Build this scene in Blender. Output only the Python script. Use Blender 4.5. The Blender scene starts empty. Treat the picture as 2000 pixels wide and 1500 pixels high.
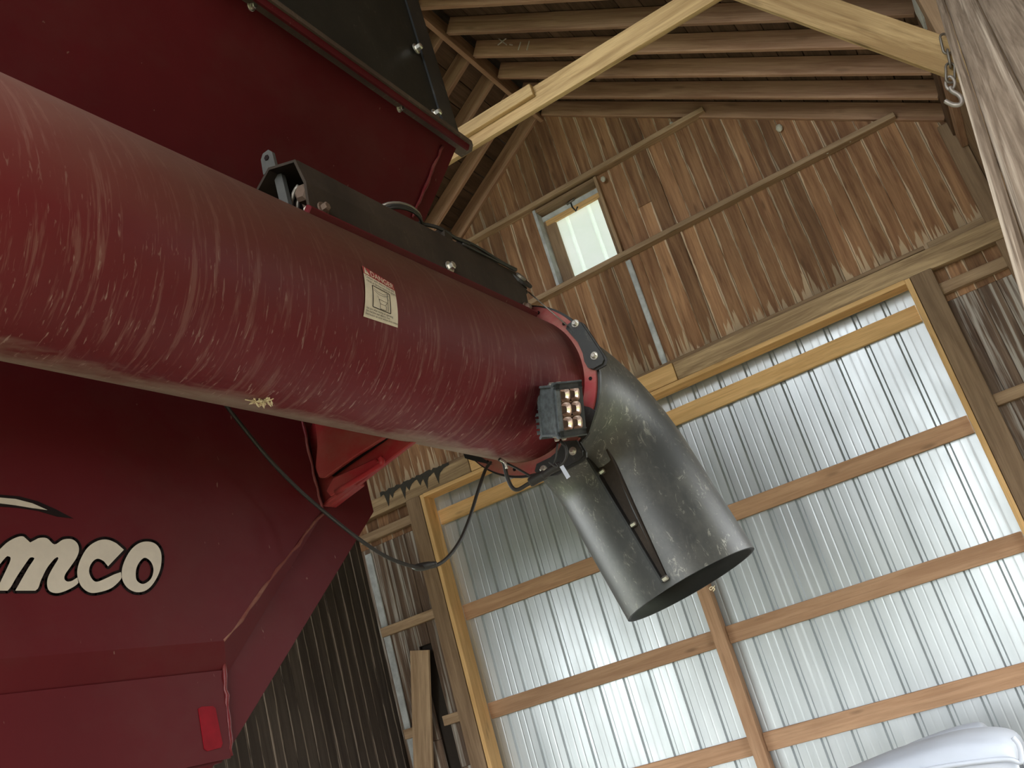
import bpy, bmesh, math, random
from mathutils import Vector as V, Matrix, Quaternion
random.seed(7)
scene = bpy.context.scene
C = scene.collection
PI = math.pi

# ------------------------------------------------------------------ camera
H = 1.65                      # eye height in metres
FPX = 1885.77                 # focal length in pixels of the 2000 x 1500 frame
CR = V((0.825766, 0.495365, -0.269673))      # camera right
CD = V((-0.396303, 0.169395, -0.902357))     # camera down
CF = V((-0.401315, 0.852009, 0.336196))      # camera forward
EYE = V((0, 0, H))
cam = bpy.data.cameras.new('camera')
cam.sensor_width = 36.0
cam.lens = 36.0 * FPX / 2000.0
cam.clip_start = 0.05
camo = bpy.data.objects.new('camera', cam)
C.objects.link(camo)
camo.matrix_world = Matrix(((CR.x, -CD.x, -CF.x, 0), (CR.y, -CD.y, -CF.y, 0), (CR.z, -CD.z, -CF.z, H), (0, 0, 0, 1)))
scene.camera = camo

# ------------------------------------------------------------------ light
world = bpy.data.worlds.new('overcast_sky')
scene.world = world
world.use_nodes = True
wn = world.node_tree.nodes
wn['Background'].inputs['Color'].default_value = (0.95, 0.98, 1.0, 1)
wn['Background'].inputs['Strength'].default_value = 8.0
Y_OPEN = -1.6                 # the open end of the barn, behind the camera
X_L, X_R, Y_F = -5.57, 0.62, 7.46
BAY = (3.8, 5.6, 3.0)         # open bay in the right wall: from y, to y, height
BAYL = (1.2, 4.6, 3.0)        # open bay in the left wall, behind the cart
pl = bpy.data.lights.new('doorway_portal', 'AREA')
pl.shape = 'RECTANGLE'
pl.size = X_R - X_L
pl.size_y = 6.6
pl.cycles.is_portal = True
plo = bpy.data.objects.new('doorway_portal', pl)
C.objects.link(plo)
plo.location = ((X_L + X_R) / 2, Y_OPEN, 3.3)
plo.rotation_euler = (PI / 2, 0, 0)
for nm_, bay_, x_, rz_ in (('side_portal', BAY, X_R + .05, PI / 2), ('cart_side_portal', BAYL, X_L - .05, -PI / 2)):
    pl2 = bpy.data.lights.new(nm_, 'AREA')
    pl2.shape = 'RECTANGLE'
    pl2.size = bay_[1] - bay_[0]
    pl2.size_y = bay_[2]
    pl2.cycles.is_portal = True
    plo2 = bpy.data.objects.new(nm_, pl2)
    C.objects.link(plo2)
    plo2.location = (x_, (bay_[0] + bay_[1]) / 2, bay_[2] / 2)
    plo2.rotation_euler = (PI / 2, 0, rz_)
scene.view_settings.view_transform = 'Standard'
scene.view_settings.look = 'None'
scene.view_settings.gamma = 1
scene.view_settings.use_curve_mapping = False
scene.view_settings.exposure = 0.3


def ray(px, py):
    return CR * (px - 1000) + CD * (py - 750) + CF * FPX


def PY(px, py, y):            # the point of that view line at depth y
    r = ray(px, py)
    return EYE + r * (y / r.y)


def PX(px, py, x):            # ... on a plane across the barn
    r = ray(px, py)
    return EYE + r * (x / r.x)


def PN(px, py, p, nrm):       # ... on any plane
    r = ray(px, py)
    return EYE + r * ((p - EYE).dot(nrm) / r.dot(nrm))


# ------------------------------------------------------------------ materials
def new_mat(name):
    m = bpy.data.materials.new(name)
    m.use_nodes = True
    nt = m.node_tree
    return m, nt, nt.nodes, nt.links, nt.nodes['Principled BSDF']


def math_node(N, L, op, a, b=None, clamp=False):
    n = N.new('ShaderNodeMath')
    n.operation = op
    n.use_clamp = clamp
    for i, v in enumerate((a, b)):
        if v is None:
            continue
        if hasattr(v, 'links'):
            L.new(v, n.inputs[i])
        else:
            n.inputs[i].default_value = v
    return n.outputs[0]


def maprange(N, L, v, a, b, c=0.0, d=1.0, smooth=False):
    n = N.new('ShaderNodeMapRange')
    n.clamp = True
    if smooth:
        n.interpolation_type = 'SMOOTHSTEP'
    L.new(v, n.inputs[0])
    for i, x in enumerate((a, b, c, d)):
        n.inputs[i + 1].default_value = x
    return n.outputs[0]


def mix(N, L, fac, a, b, mode='MIX'):
    n = N.new('ShaderNodeMix')
    n.data_type = 'RGBA'
    n.blend_type = mode
    if hasattr(fac, 'links'):
        L.new(fac, n.inputs[0])
    else:
        n.inputs[0].default_value = fac
    for i, v in ((6, a), (7, b)):
        if hasattr(v, 'links'):
            L.new(v, n.inputs[i])
        else:
            n.inputs[i].default_value = (*v, 1)
    return n.outputs[2]


def obj_coords(N, L, rnd=True):
    tc = N.new('ShaderNodeTexCoord')
    if not rnd:
        return tc.outputs['Object'], None
    oi = N.new('ShaderNodeObjectInfo')
    va = N.new('ShaderNodeVectorMath')
    va.operation = 'ADD'
    sc = N.new('ShaderNodeVectorMath')
    sc.operation = 'SCALE'
    sc.inputs[0].default_value = (37.0, 23.0, 71.0)
    L.new(oi.outputs['Random'], sc.inputs['Scale'])
    L.new(tc.outputs['Object'], va.inputs[0])
    L.new(sc.outputs[0], va.inputs[1])
    return va.outputs[0], oi.outputs['Random']


def noise(N, L, co, scale3, detail=5, rough=0.6, scale=1.0, dist=0.0):
    mp = N.new('ShaderNodeMapping')
    mp.inputs['Scale'].default_value = scale3
    L.new(co, mp.inputs[0])
    n = N.new('ShaderNodeTexNoise')
    n.inputs['Scale'].default_value = scale
    n.inputs['Detail'].default_value = detail
    n.inputs['Roughness'].default_value = rough
    n.inputs['Distortion'].default_value = dist
    L.new(mp.outputs[0], n.inputs['Vector'])
    return n.outputs['Fac']


def bump(N, L, h, bsdf, strength=0.3, dist=0.01):
    b = N.new('ShaderNodeBump')
    b.inputs['Strength'].default_value = strength
    b.inputs['Distance'].default_value = dist
    L.new(h, b.inputs['Height'])
    L.new(b.outputs[0], bsdf.inputs['Normal'])


def wood(name, light, dark, var=0.3, edge=None, edge_w=0.066, foot=None, streak=None, streak_at=0.55, knots=0.6, rough=0.75, gscale=1.0, sscale=1.0):
    """grain along local X, board width along local Z, thickness along local Y"""
    m, nt, N, L, P = new_mat(name)
    co, rnd = obj_coords(N, L)
    g = noise(N, L, co, (1.2 * gscale ** .5, 18 * gscale, 18 * gscale), 7, 0.65, 1.0, 0.6)
    fine = noise(N, L, co, (3, 110, 110), 3, 0.6)
    col = mix(N, L, maprange(N, L, g, 0.38, 0.62), dark, light)
    col = mix(N, L, maprange(N, L, fine, 0.5, 0.8, 0, 0.45), col, tuple(c * 0.5 for c in dark))
    blot = noise(N, L, co, (0.9, 2.5, 2.5), 3, 0.5)
    col = mix(N, L, maprange(N, L, blot, 0.45, 0.75, 0, 0.5), col, tuple(c * 0.62 for c in dark))
    if knots:
        mp = N.new('ShaderNodeMapping')
        mp.inputs['Scale'].default_value = (2.2, 9, 9)
        L.new(co, mp.inputs[0])
        vo = N.new('ShaderNodeTexVoronoi')
        vo.inputs['Scale'].default_value = 1.0
        L.new(mp.outputs[0], vo.inputs['Vector'])
        col = mix(N, L, maprange(N, L, vo.outputs['Distance'], 0.06, 0.16, knots, 0.0), col, tuple(c * 0.4 for c in dark))
    if streak:
        s = noise(N, L, co, (0.8, 30 * sscale, 30 * sscale), 5, 0.6, 1.0, 0.3)
        col = mix(N, L, maprange(N, L, s, streak_at, streak_at + 0.12, 0, 0.85), col, streak)
    loc = N.new('ShaderNodeTexCoord')
    sep = N.new('ShaderNodeSeparateXYZ')
    L.new(loc.outputs['Object'], sep.inputs[0])
    if edge:
        az = math_node(N, L, 'ABSOLUTE', sep.outputs[2])
        w = noise(N, L, co, (1.6, 3, 3), 4, 0.6)
        lim = maprange(N, L, w, 0.36, 0.66, edge_w * 1.02, edge_w * 0.70)
        k = math_node(N, L, 'SUBTRACT', az, lim)
        k = maprange(N, L, k, 0.0, 0.004, 0, 0.9)
        col = mix(N, L, k, col, edge)
    if foot:
        w = noise(N, L, co, (1.0, 26, 26), 2, 0.5)
        lim = maprange(N, L, w, 0.4, 0.66, 0.14, 0.42)
        k = maprange(N, L, math_node(N, L, 'SUBTRACT', lim, sep.outputs[0]), -0.01, 0.02, 0, 0.8)
        col = mix(N, L, k, col, foot)
    br = maprange(N, L, rnd, 0, 1, 1 - var, 1 + var * 0.8)
    hs = N.new('ShaderNodeHueSaturation')
    L.new(br, hs.inputs['Value'])
    L.new(col, hs.inputs['Color'])
    L.new(hs.outputs[0], P.inputs['Base Color'])
    P.inputs['Roughness'].default_value = rough
    P.inputs['Specular IOR Level'].default_value = 0.25
    bump(N, L, math_node(N, L, 'ADD', g, fine), P, 0.35, 0.006)
    return m


def plain(name, col, rough=0.5, metal=0.0, spec=0.5, var=0.12, scale=30, bmp=0.0):
    m, nt, N, L, P = new_mat(name)
    co, rnd = obj_coords(N, L)
    n = noise(N, L, co, (1, 1, 1), 5, 0.6, scale)
    c = mix(N, L, maprange(N, L, n, 0.35, 0.7), tuple(x * (1 - var) for x in col), tuple(min(1, x * (1 + var)) for x in col))
    L.new(c, P.inputs['Base Color'])
    P.inputs['Roughness'].default_value = rough
    P.inputs['Metallic'].default_value = metal
    P.inputs['Specular IOR Level'].default_value = spec
    if bmp:
        bump(N, L, n, P, bmp, 0.003)
    return m


def red_paint(name, base, dust, tube=False, dirt=0.35, rough=0.5, spec=0.12):
    m, nt, N, L, P = new_mat(name)
    co, _ = obj_coords(N, L, False)
    big = noise(N, L, co, (1.3, 1.3, 1.3), 4, 0.6)
    col = mix(N, L, maprange(N, L, big, 0.35, 0.7), tuple(c * 0.85 for c in base), tuple(c * 1.15 for c in base))
    rg = None
    if tube:
        sep = N.new('ShaderNodeSeparateXYZ')
        L.new(co, sep.inputs[0])
        ang = math_node(N, L, 'ARCTAN2', sep.outputs[1], sep.outputs[0])
        cb = N.new('ShaderNodeCombineXYZ')
        L.new(sep.outputs[2], cb.inputs[0])
        L.new(math_node(N, L, 'MULTIPLY', ang, 0.25), cb.inputs[1])
        uv = cb.outputs[0]
        # dust settled towards the top, brightened for light from above; caked mud along the underside
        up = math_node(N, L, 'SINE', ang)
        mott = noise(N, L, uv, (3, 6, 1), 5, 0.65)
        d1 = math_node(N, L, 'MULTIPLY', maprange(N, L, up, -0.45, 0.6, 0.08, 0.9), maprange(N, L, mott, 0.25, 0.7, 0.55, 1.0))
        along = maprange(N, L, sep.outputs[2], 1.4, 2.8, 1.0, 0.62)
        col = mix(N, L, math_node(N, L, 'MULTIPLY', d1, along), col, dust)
        sh = noise(N, L, uv, (2.5, 7, 1), 5, 0.7, 1.0, 0.5)
        low = math_node(N, L, 'COSINE', math_node(N, L, 'ADD', ang, math.radians(132)))
        lo = math_node(N, L, 'ADD', low, maprange(N, L, sh, 0.3, 0.7, -0.13, 0.09))
        col = mix(N, L, maprange(N, L, lo, 0.74, 0.90, 0, 0.9), col, (0.33, 0.26, 0.20))
        # curved wipe and scratch lines running round the tube
        skew = N.new('ShaderNodeCombineXYZ')
        L.new(math_node(N, L, 'ADD', sep.outputs[2], math_node(N, L, 'MULTIPLY', ang, 0.05)), skew.inputs[0])
        L.new(ang, skew.inputs[1])
        sc = noise(N, L, skew.outputs[0], (46, 0.9, 1), 4, 0.75, 1.0, 0.25)
        col = mix(N, L, maprange(N, L, sc, 0.53, 0.63, 0, 0.40), col, (0.30, 0.16, 0.135))
        pat = noise(N, L, skew.outputs[0], (120, 5, 1), 3, 0.6, 1.0, 0.6)
        band = math_node(N, L, 'MULTIPLY', maprange(N, L, pat, 0.62, 0.70, 0, 0.6), maprange(N, L, up, -0.95, 0.0, 1.0, 0.2))
        col = mix(N, L, band, col, (0.45, 0.33, 0.28))
    else:
        d = noise(N, L, co, (2.2, 2.2, 3.5), 6, 0.7)
        col = mix(N, L, maprange(N, L, d, 0.45, 0.75, 0, dirt), col, dust)
        sp = noise(N, L, co, (60, 60, 25), 2, 0.6)
        col = mix(N, L, maprange(N, L, sp, 0.74, 0.79, 0, 0.5), col, (0.35, 0.25, 0.2))
    L.new(col, P.inputs['Base Color'])
    P.inputs['Roughness'].default_value = rough
    P.inputs['Specular IOR Level'].default_value = spec
    return m


def scuffed_black(name, base, dust, rough=0.45, dirt=0.35, spec=0.5, speck=0.5):
    m, nt, N, L, P = new_mat(name)
    co, _ = obj_coords(N, L, False)
    a = noise(N, L, co, (3, 3, 2), 6, 0.7)
    col = mix(N, L, maprange(N, L, a, 0.42, 0.72, 0, dirt), base, dust)
    s = noise(N, L, co, (28, 28, 14), 5, 0.8, 1.0, 1.2)
    msk = math_node(N, L, 'MULTIPLY', maprange(N, L, s, 0.57, 0.64, 0, speck), maprange(N, L, a, 0.42, 0.6, 0.12, 1))
    col = mix(N, L, msk, col, tuple(min(1, c * 2.2) for c in dust))
    L.new(col, P.inputs['Base Color'])
    P.inputs['Roughness'].default_value = rough
    P.inputs['Specular IOR Level'].default_value = spec
    bump(N, L, s, P, 0.12, 0.002)
    return m


M_PLANK = wood('brown_gable_plank', (0.41, 0.228, 0.118), (0.22, 0.11, 0.057), 0.32, edge=(0.56, 0.43, 0.30), foot=(0.54, 0.41, 0.27), knots=0.5)
M_PLANKU = wood('brown_gable_plank_upper', (0.41, 0.228, 0.118), (0.22, 0.11, 0.057), 0.32, edge=(0.56, 0.43, 0.30), knots=0.5)
M_WASH = wood('whitewashed_plank', (0.24, 0.165, 0.115), (0.13, 0.085, 0.06), 0.2, streak=(0.56, 0.52, 0.46), streak_at=0.5, knots=0.3)
M_OLD = wood('aged_lumber', (0.52, 0.365, 0.225), (0.33, 0.215, 0.125), 0.15, knots=0.5)
M_POST = wood('dusty_post_lumber', (0.36, 0.245, 0.15), (0.235, 0.152, 0.09), 0.1, knots=0.3)
M_HEAD = wood('weathered_header', (0.60, 0.43, 0.245), (0.30, 0.20, 0.112), 0.12, knots=0.3)
M_NEW = wood('new_pine', (0.86, 0.56, 0.26), (0.68, 0.41, 0.17), 0.1, knots=0.55)
M_GIRT = wood('door_girt_pine', (0.52, 0.32, 0.19), (0.40, 0.23, 0.13), 0.12, knots=0.6)
M_TIE = wood('truss_pine', (0.60, 0.425, 0.215), (0.36, 0.23, 0.105), 0.1, knots=0.7)
M_RAFT = wood('rafter_lumber', (0.50, 0.315, 0.205), (0.33, 0.185, 0.115), 0.2, knots=0.4)
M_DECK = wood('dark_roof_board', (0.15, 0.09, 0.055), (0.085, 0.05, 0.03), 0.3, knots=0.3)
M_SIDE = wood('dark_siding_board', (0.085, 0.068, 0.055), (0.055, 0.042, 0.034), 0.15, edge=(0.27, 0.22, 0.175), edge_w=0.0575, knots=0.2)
M_GREY = wood('weathered_grey_plank', (0.30, 0.235, 0.175), (0.15, 0.11, 0.078), 0.12, streak=(0.50, 0.42, 0.33), streak_at=0.56, knots=0.0, gscale=5.0, sscale=2.6)
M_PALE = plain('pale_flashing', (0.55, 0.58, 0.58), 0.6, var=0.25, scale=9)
M_BACK = plain('dark_backing', (0.03, 0.022, 0.016), 0.9)
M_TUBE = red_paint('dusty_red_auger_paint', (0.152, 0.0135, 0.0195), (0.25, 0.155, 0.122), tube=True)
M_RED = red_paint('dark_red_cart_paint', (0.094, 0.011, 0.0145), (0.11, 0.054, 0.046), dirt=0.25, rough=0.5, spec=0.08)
M_RED2 = red_paint('bright_red_bracket_paint', (0.27, 0.018, 0.022), (0.30, 0.20, 0.15), dirt=0.45, rough=0.4, spec=0.25)
M_SEAM = red_paint('dust_caked_seam', (0.16, 0.05, 0.04), (0.32, 0.21, 0.15), dirt=0.95, rough=0.7)
M_TAB = plain('dark_steel', (0.10, 0.10, 0.095), 0.5, 0.4)
M_PINK = red_paint('sun_faded_red_flange', (0.33, 0.055, 0.06), (0.34, 0.26, 0.20), dirt=0.7, rough=0.6)
M_WELD = red_paint('glossy_red_weld', (0.125, 0.009, 0.014), (0.26, 0.13, 0.10), dirt=0.8, rough=0.4, spec=0.3)
M_SPOUT = scuffed_black('scuffed_black_spout', (0.052, 0.055, 0.054), (0.19, 0.187, 0.16), 0.42, 0.6, 0.45, 0.9)
M_SPIN = plain('black_spout_lining', (0.012, 0.017, 0.02), 0.6)
M_BOX = scuffed_black('dusty_dark_brown_steel', (0.030, 0.023, 0.018), (0.085, 0.062, 0.045), 0.6, 0.5, 0.15, 0.15)
M_LIP = scuffed_black('dusty_top_lip', (0.075, 0.052, 0.04), (0.16, 0.125, 0.095), 0.6, 0.7, 0.2, 0.4)
M_BLACK = scuffed_black('black_powder_coat', (0.016, 0.018, 0.020), (0.075, 0.07, 0.06), 0.45, 0.3, 0.45, 0.4)
M_EXT = scuffed_black('black_hopper_extension', (0.022, 0.021, 0.018), (0.07, 0.062, 0.05), 0.55, 0.3, 0.2, 0.25)
M_WIRE = plain('black_cable_rubber', (0.018, 0.016, 0.014), 0.55)
M_ALU = plain('grey_cast_aluminium', (0.11, 0.125, 0.135), 0.5, 0.3, var=0.3, scale=60)
M_LENS = plain('chrome_reflector', (0.70, 0.58, 0.54), 0.18, 1.0)
M_LPLATE = plain('dark_reflector_plate', (0.20, 0.15, 0.14), 0.3, 0.8)
M_ZINC = plain('zinc_bolt', (0.62, 0.60, 0.54), 0.35, 0.9)
M_RUST = plain('rusty_bolt', (0.13, 0.085, 0.06), 0.7, 0.3)
M_CHAIN = plain('dull_steel_chain', (0.24, 0.215, 0.185), 0.5, 0.7)
M_HOOK = plain('worn_steel_hook', (0.40, 0.355, 0.32), 0.5, 0.5)
M_CREAM = plain('cream_decal', (0.56, 0.51, 0.43), 0.5, var=0.05)
M_STICK = plain('off_white_sticker', (0.62, 0.56, 0.43), 0.55, var=0.08)
M_STRED = plain('red_print', (0.30, 0.03, 0.03), 0.55)
M_INK = plain('black_print', (0.014, 0.009, 0.009), 0.7, 0, 0.1)
M_REFL = plain('red_reflector', (0.22, 0.006, 0.014), 0.6, 0, 0.1)
M_WHITE = plain('white_gelcoat', (0.43, 0.46, 0.52), 0.4, var=0.04, scale=5)
M_STRAW = plain('dry_straw', (0.62, 0.52, 0.33), 0.8)
M_CHALK = plain('white_chalk', (0.62, 0.56, 0.5), 0.9)
M_TYRE = plain('tyre_rubber', (0.02, 0.02, 0.02), 0.8)
M_WASP = plain('pale_mud_nest', (0.58, 0.56, 0.46), 0.9, var=0.2)
M_MUD = plain('black_tar_drip', (0.045, 0.04, 0.03), 0.8)


def metal_mat():
    m, nt, N, L, P = new_mat('bare_galvalume_sheet')
    co, rnd = obj_coords(N, L)
    n = noise(N, L, co, (6, 6, 1.2), 5, 0.6)
    c = mix(N, L, maprange(N, L, n, 0.3, 0.7), (0.41, 0.44, 0.455), (0.50, 0.53, 0.545))
    L.new(c, P.inputs['Base Color'])
    P.inputs['Metallic'].default_value = 0.75
    L.new(maprange(N, L, noise(N, L, co, (2, 2, 1), 4, 0.6), 0.3, 0.7, 0.34, 0.46), P.inputs['Roughness'])
    return m


def translucent_mat():
    m, nt, N, L, P = new_mat('milky_fibreglass_panel')
    co, rnd = obj_coords(N, L, False)
    n = noise(N, L, co, (2, 2, 3), 4, 0.6)
    c = mix(N, L, maprange(N, L, n, 0.3, 0.7), (0.80, 0.90, 0.80), (0.88, 0.94, 0.90))
    L.new(c, P.inputs['Base Color'])
    P.inputs['Roughness'].default_value = 0.4
    t = N.new('ShaderNodeBsdfTranslucent')
    L.new(c, t.inputs['Color'])
    s = N.new('ShaderNodeMixShader')
    s.inputs[0].default_value = 0.085
    L.new(P.outputs[0], s.inputs[1])
    L.new(t.outputs[0], s.inputs[2])
    L.new(s.outputs[0], N['Material Output'].inputs[0])
    return m


def ground_mat(name, a, b, scale):
    m, nt, N, L, P = new_mat(name)
    co, rnd = obj_coords(N, L, False)
    n = noise(N, L, co, (1, 1, 1), 8, 0.65, scale)
    L.new(mix(N, L, maprange(N, L, n, 0.35, 0.68), a, b), P.inputs['Base Color'])
    P.inputs['Roughness'].default_value = 0.95
    bump(N, L, n, P, 0.5, 0.03)
    return m


M_METAL = metal_mat()
M_FIBRE = translucent_mat()
M_FLOOR = ground_mat('packed_gravel_floor', (0.30, 0.26, 0.21), (0.46, 0.41, 0.34), 9)
M_GRASS = ground_mat('lawn_green', (0.09, 0.11, 0.045), (0.18, 0.20, 0.09), 3)
M_ROOFOUT = plain('roof_underlay', (0.05, 0.032, 0.02), 0.9)


# ------------------------------------------------------------------ builders
WM = {}


def link(o, parent=None, mat_world=None):
    C.objects.link(o)
    mw = mat_world or Matrix.Identity(4)
    if parent is not None:
        o.parent = parent
        o.matrix_parent_inverse = WM[parent.name].inverted()
    o.matrix_basis = mw
    WM[o.name] = mw
    return o


def mesh_obj(name, verts, faces, mat, parent=None, mw=None, smooth=False):
    me = bpy.data.meshes.new(name)
    me.from_pydata([tuple(v) for v in verts], [], [tuple(f) for f in faces])
    me.update()
    bm = bmesh.new()
    bm.from_mesh(me)
    bmesh.ops.recalc_face_normals(bm, faces=bm.faces)
    bm.to_mesh(me)
    bm.free()
    if smooth:
        for p in me.polygons:
            p.use_smooth = True
    if mat:
        me.materials.append(mat)
    return link(bpy.data.objects.new(name, me), parent, mw)


def empty(name, loc, parent=None):
    return link(bpy.data.objects.new(name, None), parent, Matrix.Translation(loc))


def tag(o, label=None, cat=None, group=None, kind=None):
    for k, v in (('label', label), ('category', cat), ('group', group), ('kind', kind)):
        if v:
            o[k] = v
    return o


def basis(o, x, y, z):
    return Matrix(((x.x, y.x, z.x, o.x), (x.y, y.y, z.y, o.y), (x.z, y.z, z.z, o.z), (0, 0, 0, 1)))


BOARDS = {}


def board_mesh(L_, T, W, mat, bev=0.003):
    key = (round(L_, 3), round(T, 4), round(W, 4), mat.name, bev)
    if key in BOARDS:
        return BOARDS[key]
    bm = bmesh.new()
    bmesh.ops.create_cube(bm, size=1)
    for v in bm.verts:
        v.co = V(((v.co.x + 0.5) * L_, v.co.y * T, v.co.z * W))
    if bev:
        bmesh.ops.bevel(bm, geom=bm.edges[:], offset=min(bev, T * 0.3, W * 0.3), segments=1, affect='EDGES')
    me = bpy.data.meshes.new('board')
    bm.to_mesh(me)
    bm.free()
    me.materials.append(mat)
    BOARDS[key] = me
    return me


def board(name, p0, p1, wide, W, T, mat, parent=None, bev=0.003):
    """a straight board from p0 to p1; 'wide' is roughly the direction of its width W"""
    p0, p1 = V(p0), V(p1)
    x = (p1 - p0).normalized()
    z = V(wide)
    z = (z - x * z.dot(x)).normalized()
    y = z.cross(x)
    o = bpy.data.objects.new(name, board_mesh((p1 - p0).length, T, W, mat, bev))
    return link(o, parent, basis(p0, x, y, z))


def prism(name, pts, nrm, depth, mat, parent=None, bev=0.0):
    """a flat polygon of 3-D points given thickness along -nrm"""
    nrm = V(nrm).normalized()
    bm = bmesh.new()
    vs = [bm.verts.new(V(p)) for p in pts]
    f = bm.faces.new(vs)
    r = bmesh.ops.extrude_face_region(bm, geom=[f])
    for g in r['geom']:
        if isinstance(g, bmesh.types.BMVert):
            g.co -= nrm * depth
    if bev:
        bmesh.ops.bevel(bm, geom=bm.edges[:], offset=bev, segments=1, affect='EDGES')
    bmesh.ops.triangulate(bm, faces=[f for f in bm.faces if len(f.verts) > 4])
    bmesh.ops.recalc_face_normals(bm, faces=bm.faces)
    me = bpy.data.meshes.new(name)
    bm.to_mesh(me)
    bm.free()
    me.materials.append(mat)
    return link(bpy.data.objects.new(name, me), parent)


def catmull(pts, n=8):
    pts = [V(p) for p in pts]
    q = [pts[0] * 2 - pts[1]] + pts + [pts[-1] * 2 - pts[-2]]
    out = []
    for i in range(1, len(q) - 2):
        for k in range(n):
            t = k / n
            a, b, c, d = q[i - 1:i + 3]
            out.append(0.5 * ((2 * b) + (c - a) * t + (2 * a - 5 * b + 4 * c - d) * t * t + (3 * b - 3 * c + d - a) * t ** 3))
    out.append(pts[-1])
    return out


def sweep_rings(path, radii, seg=10, first=None):
    rings = []
    t0 = (path[1] - path[0]).normalized()
    u = first or t0.orthogonal().normalized()
    u = (u - t0 * u.dot(t0)).normalized()
    for i, p in enumerate(path):
        t = (path[min(i + 1, len(path) - 1)] - path[max(i - 1, 0)]).normalized()
        u = (u - t * u.dot(t)).normalized()
        w = t.cross(u)
        r = radii[i] if hasattr(radii, '__len__') else radii
        rings.append([p + (u * math.cos(2 * PI * k / seg) + w * math.sin(2 * PI * k / seg)) * r for k in range(seg)])
    return rings


def tube(name, path, r, mat, parent=None, seg=8, caps=True, closed=False):
    path = [V(p) for p in path]
    rings = sweep_rings(path, r, seg)
    vs = [v for ring in rings for v in ring]
    n = len(rings)
    fs = []
    for i in range(n if closed else n - 1):
        j = (i + 1) % n
        for k in range(seg):
            k2 = (k + 1) % seg
            fs.append((i * seg + k, i * seg + k2, j * seg + k2, j * seg + k))
    if caps and not closed:
        fs.append(tuple(range(seg)))
        fs.append(tuple((n - 1) * seg + k for k in range(seg)))
    return mesh_obj(name, vs, fs, mat, parent, None, True)


def bolt(name, p, nrm, r, h, mat, parent=None, washer=True):
    nrm = V(nrm).normalized()
    u = nrm.orthogonal().normalized()
    w = nrm.cross(u)
    vs, fs = [], []

    def disc(rad, z0, z1, seg, top=0.0):
        b = len(vs)
        for z, rr in ((z0, rad), (z1 - top, rad), (z1, rad - top)):
            for k in range(seg):
                a = 2 * PI * k / seg
                vs.append(p + u * rr * math.cos(a) + w * rr * math.sin(a) + nrm * z)
        for q in range(2):
            for k in range(seg):
                k2 = (k + 1) % seg
                fs.append((b + q * seg + k, b + q * seg + k2, b + (q + 1) * seg + k2, b + (q + 1) * seg + k))
        fs.append(tuple(b + 2 * seg + k for k in range(seg)))
        fs.append(tuple(b + k for k in range(seg)))
    if washer:
        disc(r * 1.55, 0, h * 0.22, 14, h * 0.05)
    disc(r, h * 0.1 if washer else 0, h, 6, h * 0.15)
    return mesh_obj(name, vs, fs, mat, parent)


def grid_obj(name, rows, mat, parent=None, smooth=True, thick=0.0, close_u=False):
    nr, nc = len(rows), len(rows[0])
    vs = [v for r in rows for v in r]
    fs = []
    for i in range(nr - 1):
        for j in range(nc if close_u else nc - 1):
            j2 = (j + 1) % nc
            fs.append((i * nc + j, i * nc + j2, (i + 1) * nc + j2, (i + 1) * nc + j))
    o = mesh_obj(name, vs, fs, mat, parent, None, smooth)
    if thick:
        md = o.modifiers.new('thickness', 'SOLIDIFY')
        md.thickness = thick
        md.offset = 0
    return o


# ------------------------------------------------------------------ the setting
YB = Y_OPEN
fl = mesh_obj('floor', [(X_L, YB, 0), (X_R, YB, 0), (X_R, Y_F + .3, 0), (X_L, Y_F + .3, 0), (X_L, YB, -.15), (X_R, YB, -.15), (X_R, Y_F + .3, -.15), (X_L, Y_F + .3, -.15)],
              [(0, 1, 2, 3), (7, 6, 5, 4), (0, 4, 5, 1), (1, 5, 6, 2), (2, 6, 7, 3), (3, 7, 4, 0)], M_FLOOR)
tag(fl, 'packed gravel floor of the barn', kind='structure')
gr = mesh_obj('ground', [(-60, -60, -.05), (60, -60, -.05), (60, YB, -.05), (-60, YB, -.05), (X_R, YB, -.05), (60, Y_F + .3, -.05), (X_R, Y_F + .3, -.05), (X_L, YB, -.05), (X_L, Y_F + .3, -.05), (-60, Y_F + .3, -.05)], [(0, 1, 2, 4, 7, 3), (4, 2, 5, 6), (3, 7, 8, 9)], M_GRASS)
tag(gr, 'lawn outside the open end of the barn', kind='structure')
gr2 = mesh_obj('ground', [(-60, Y_F + .3, -.05), (60, Y_F + .3, -.05), (60, 60, -.05), (-60, 60, -.05)], [(0, 1, 2, 3)], M_GRASS)
tag(gr2, 'lawn beyond the metal door', kind='structure')

APX = V(((X_L + X_R) / 2 + 0.04, Y_F, 5.262 + H))     # underside of the rafters at the ridge
SL = 0.645


def roof_z(x):
    return APX.z - SL * abs(x - APX.x)


# far gable wall ---------------------------------------------------
Yw = Y_F + 0.045
DX0, DX1, DZ = -4.66, -0.16, 2.29 + H      # door opening
WX0, WX1, WZ0, WZ1 = -2.76, -2.14, 3.56 + H, 4.36 + H


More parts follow.
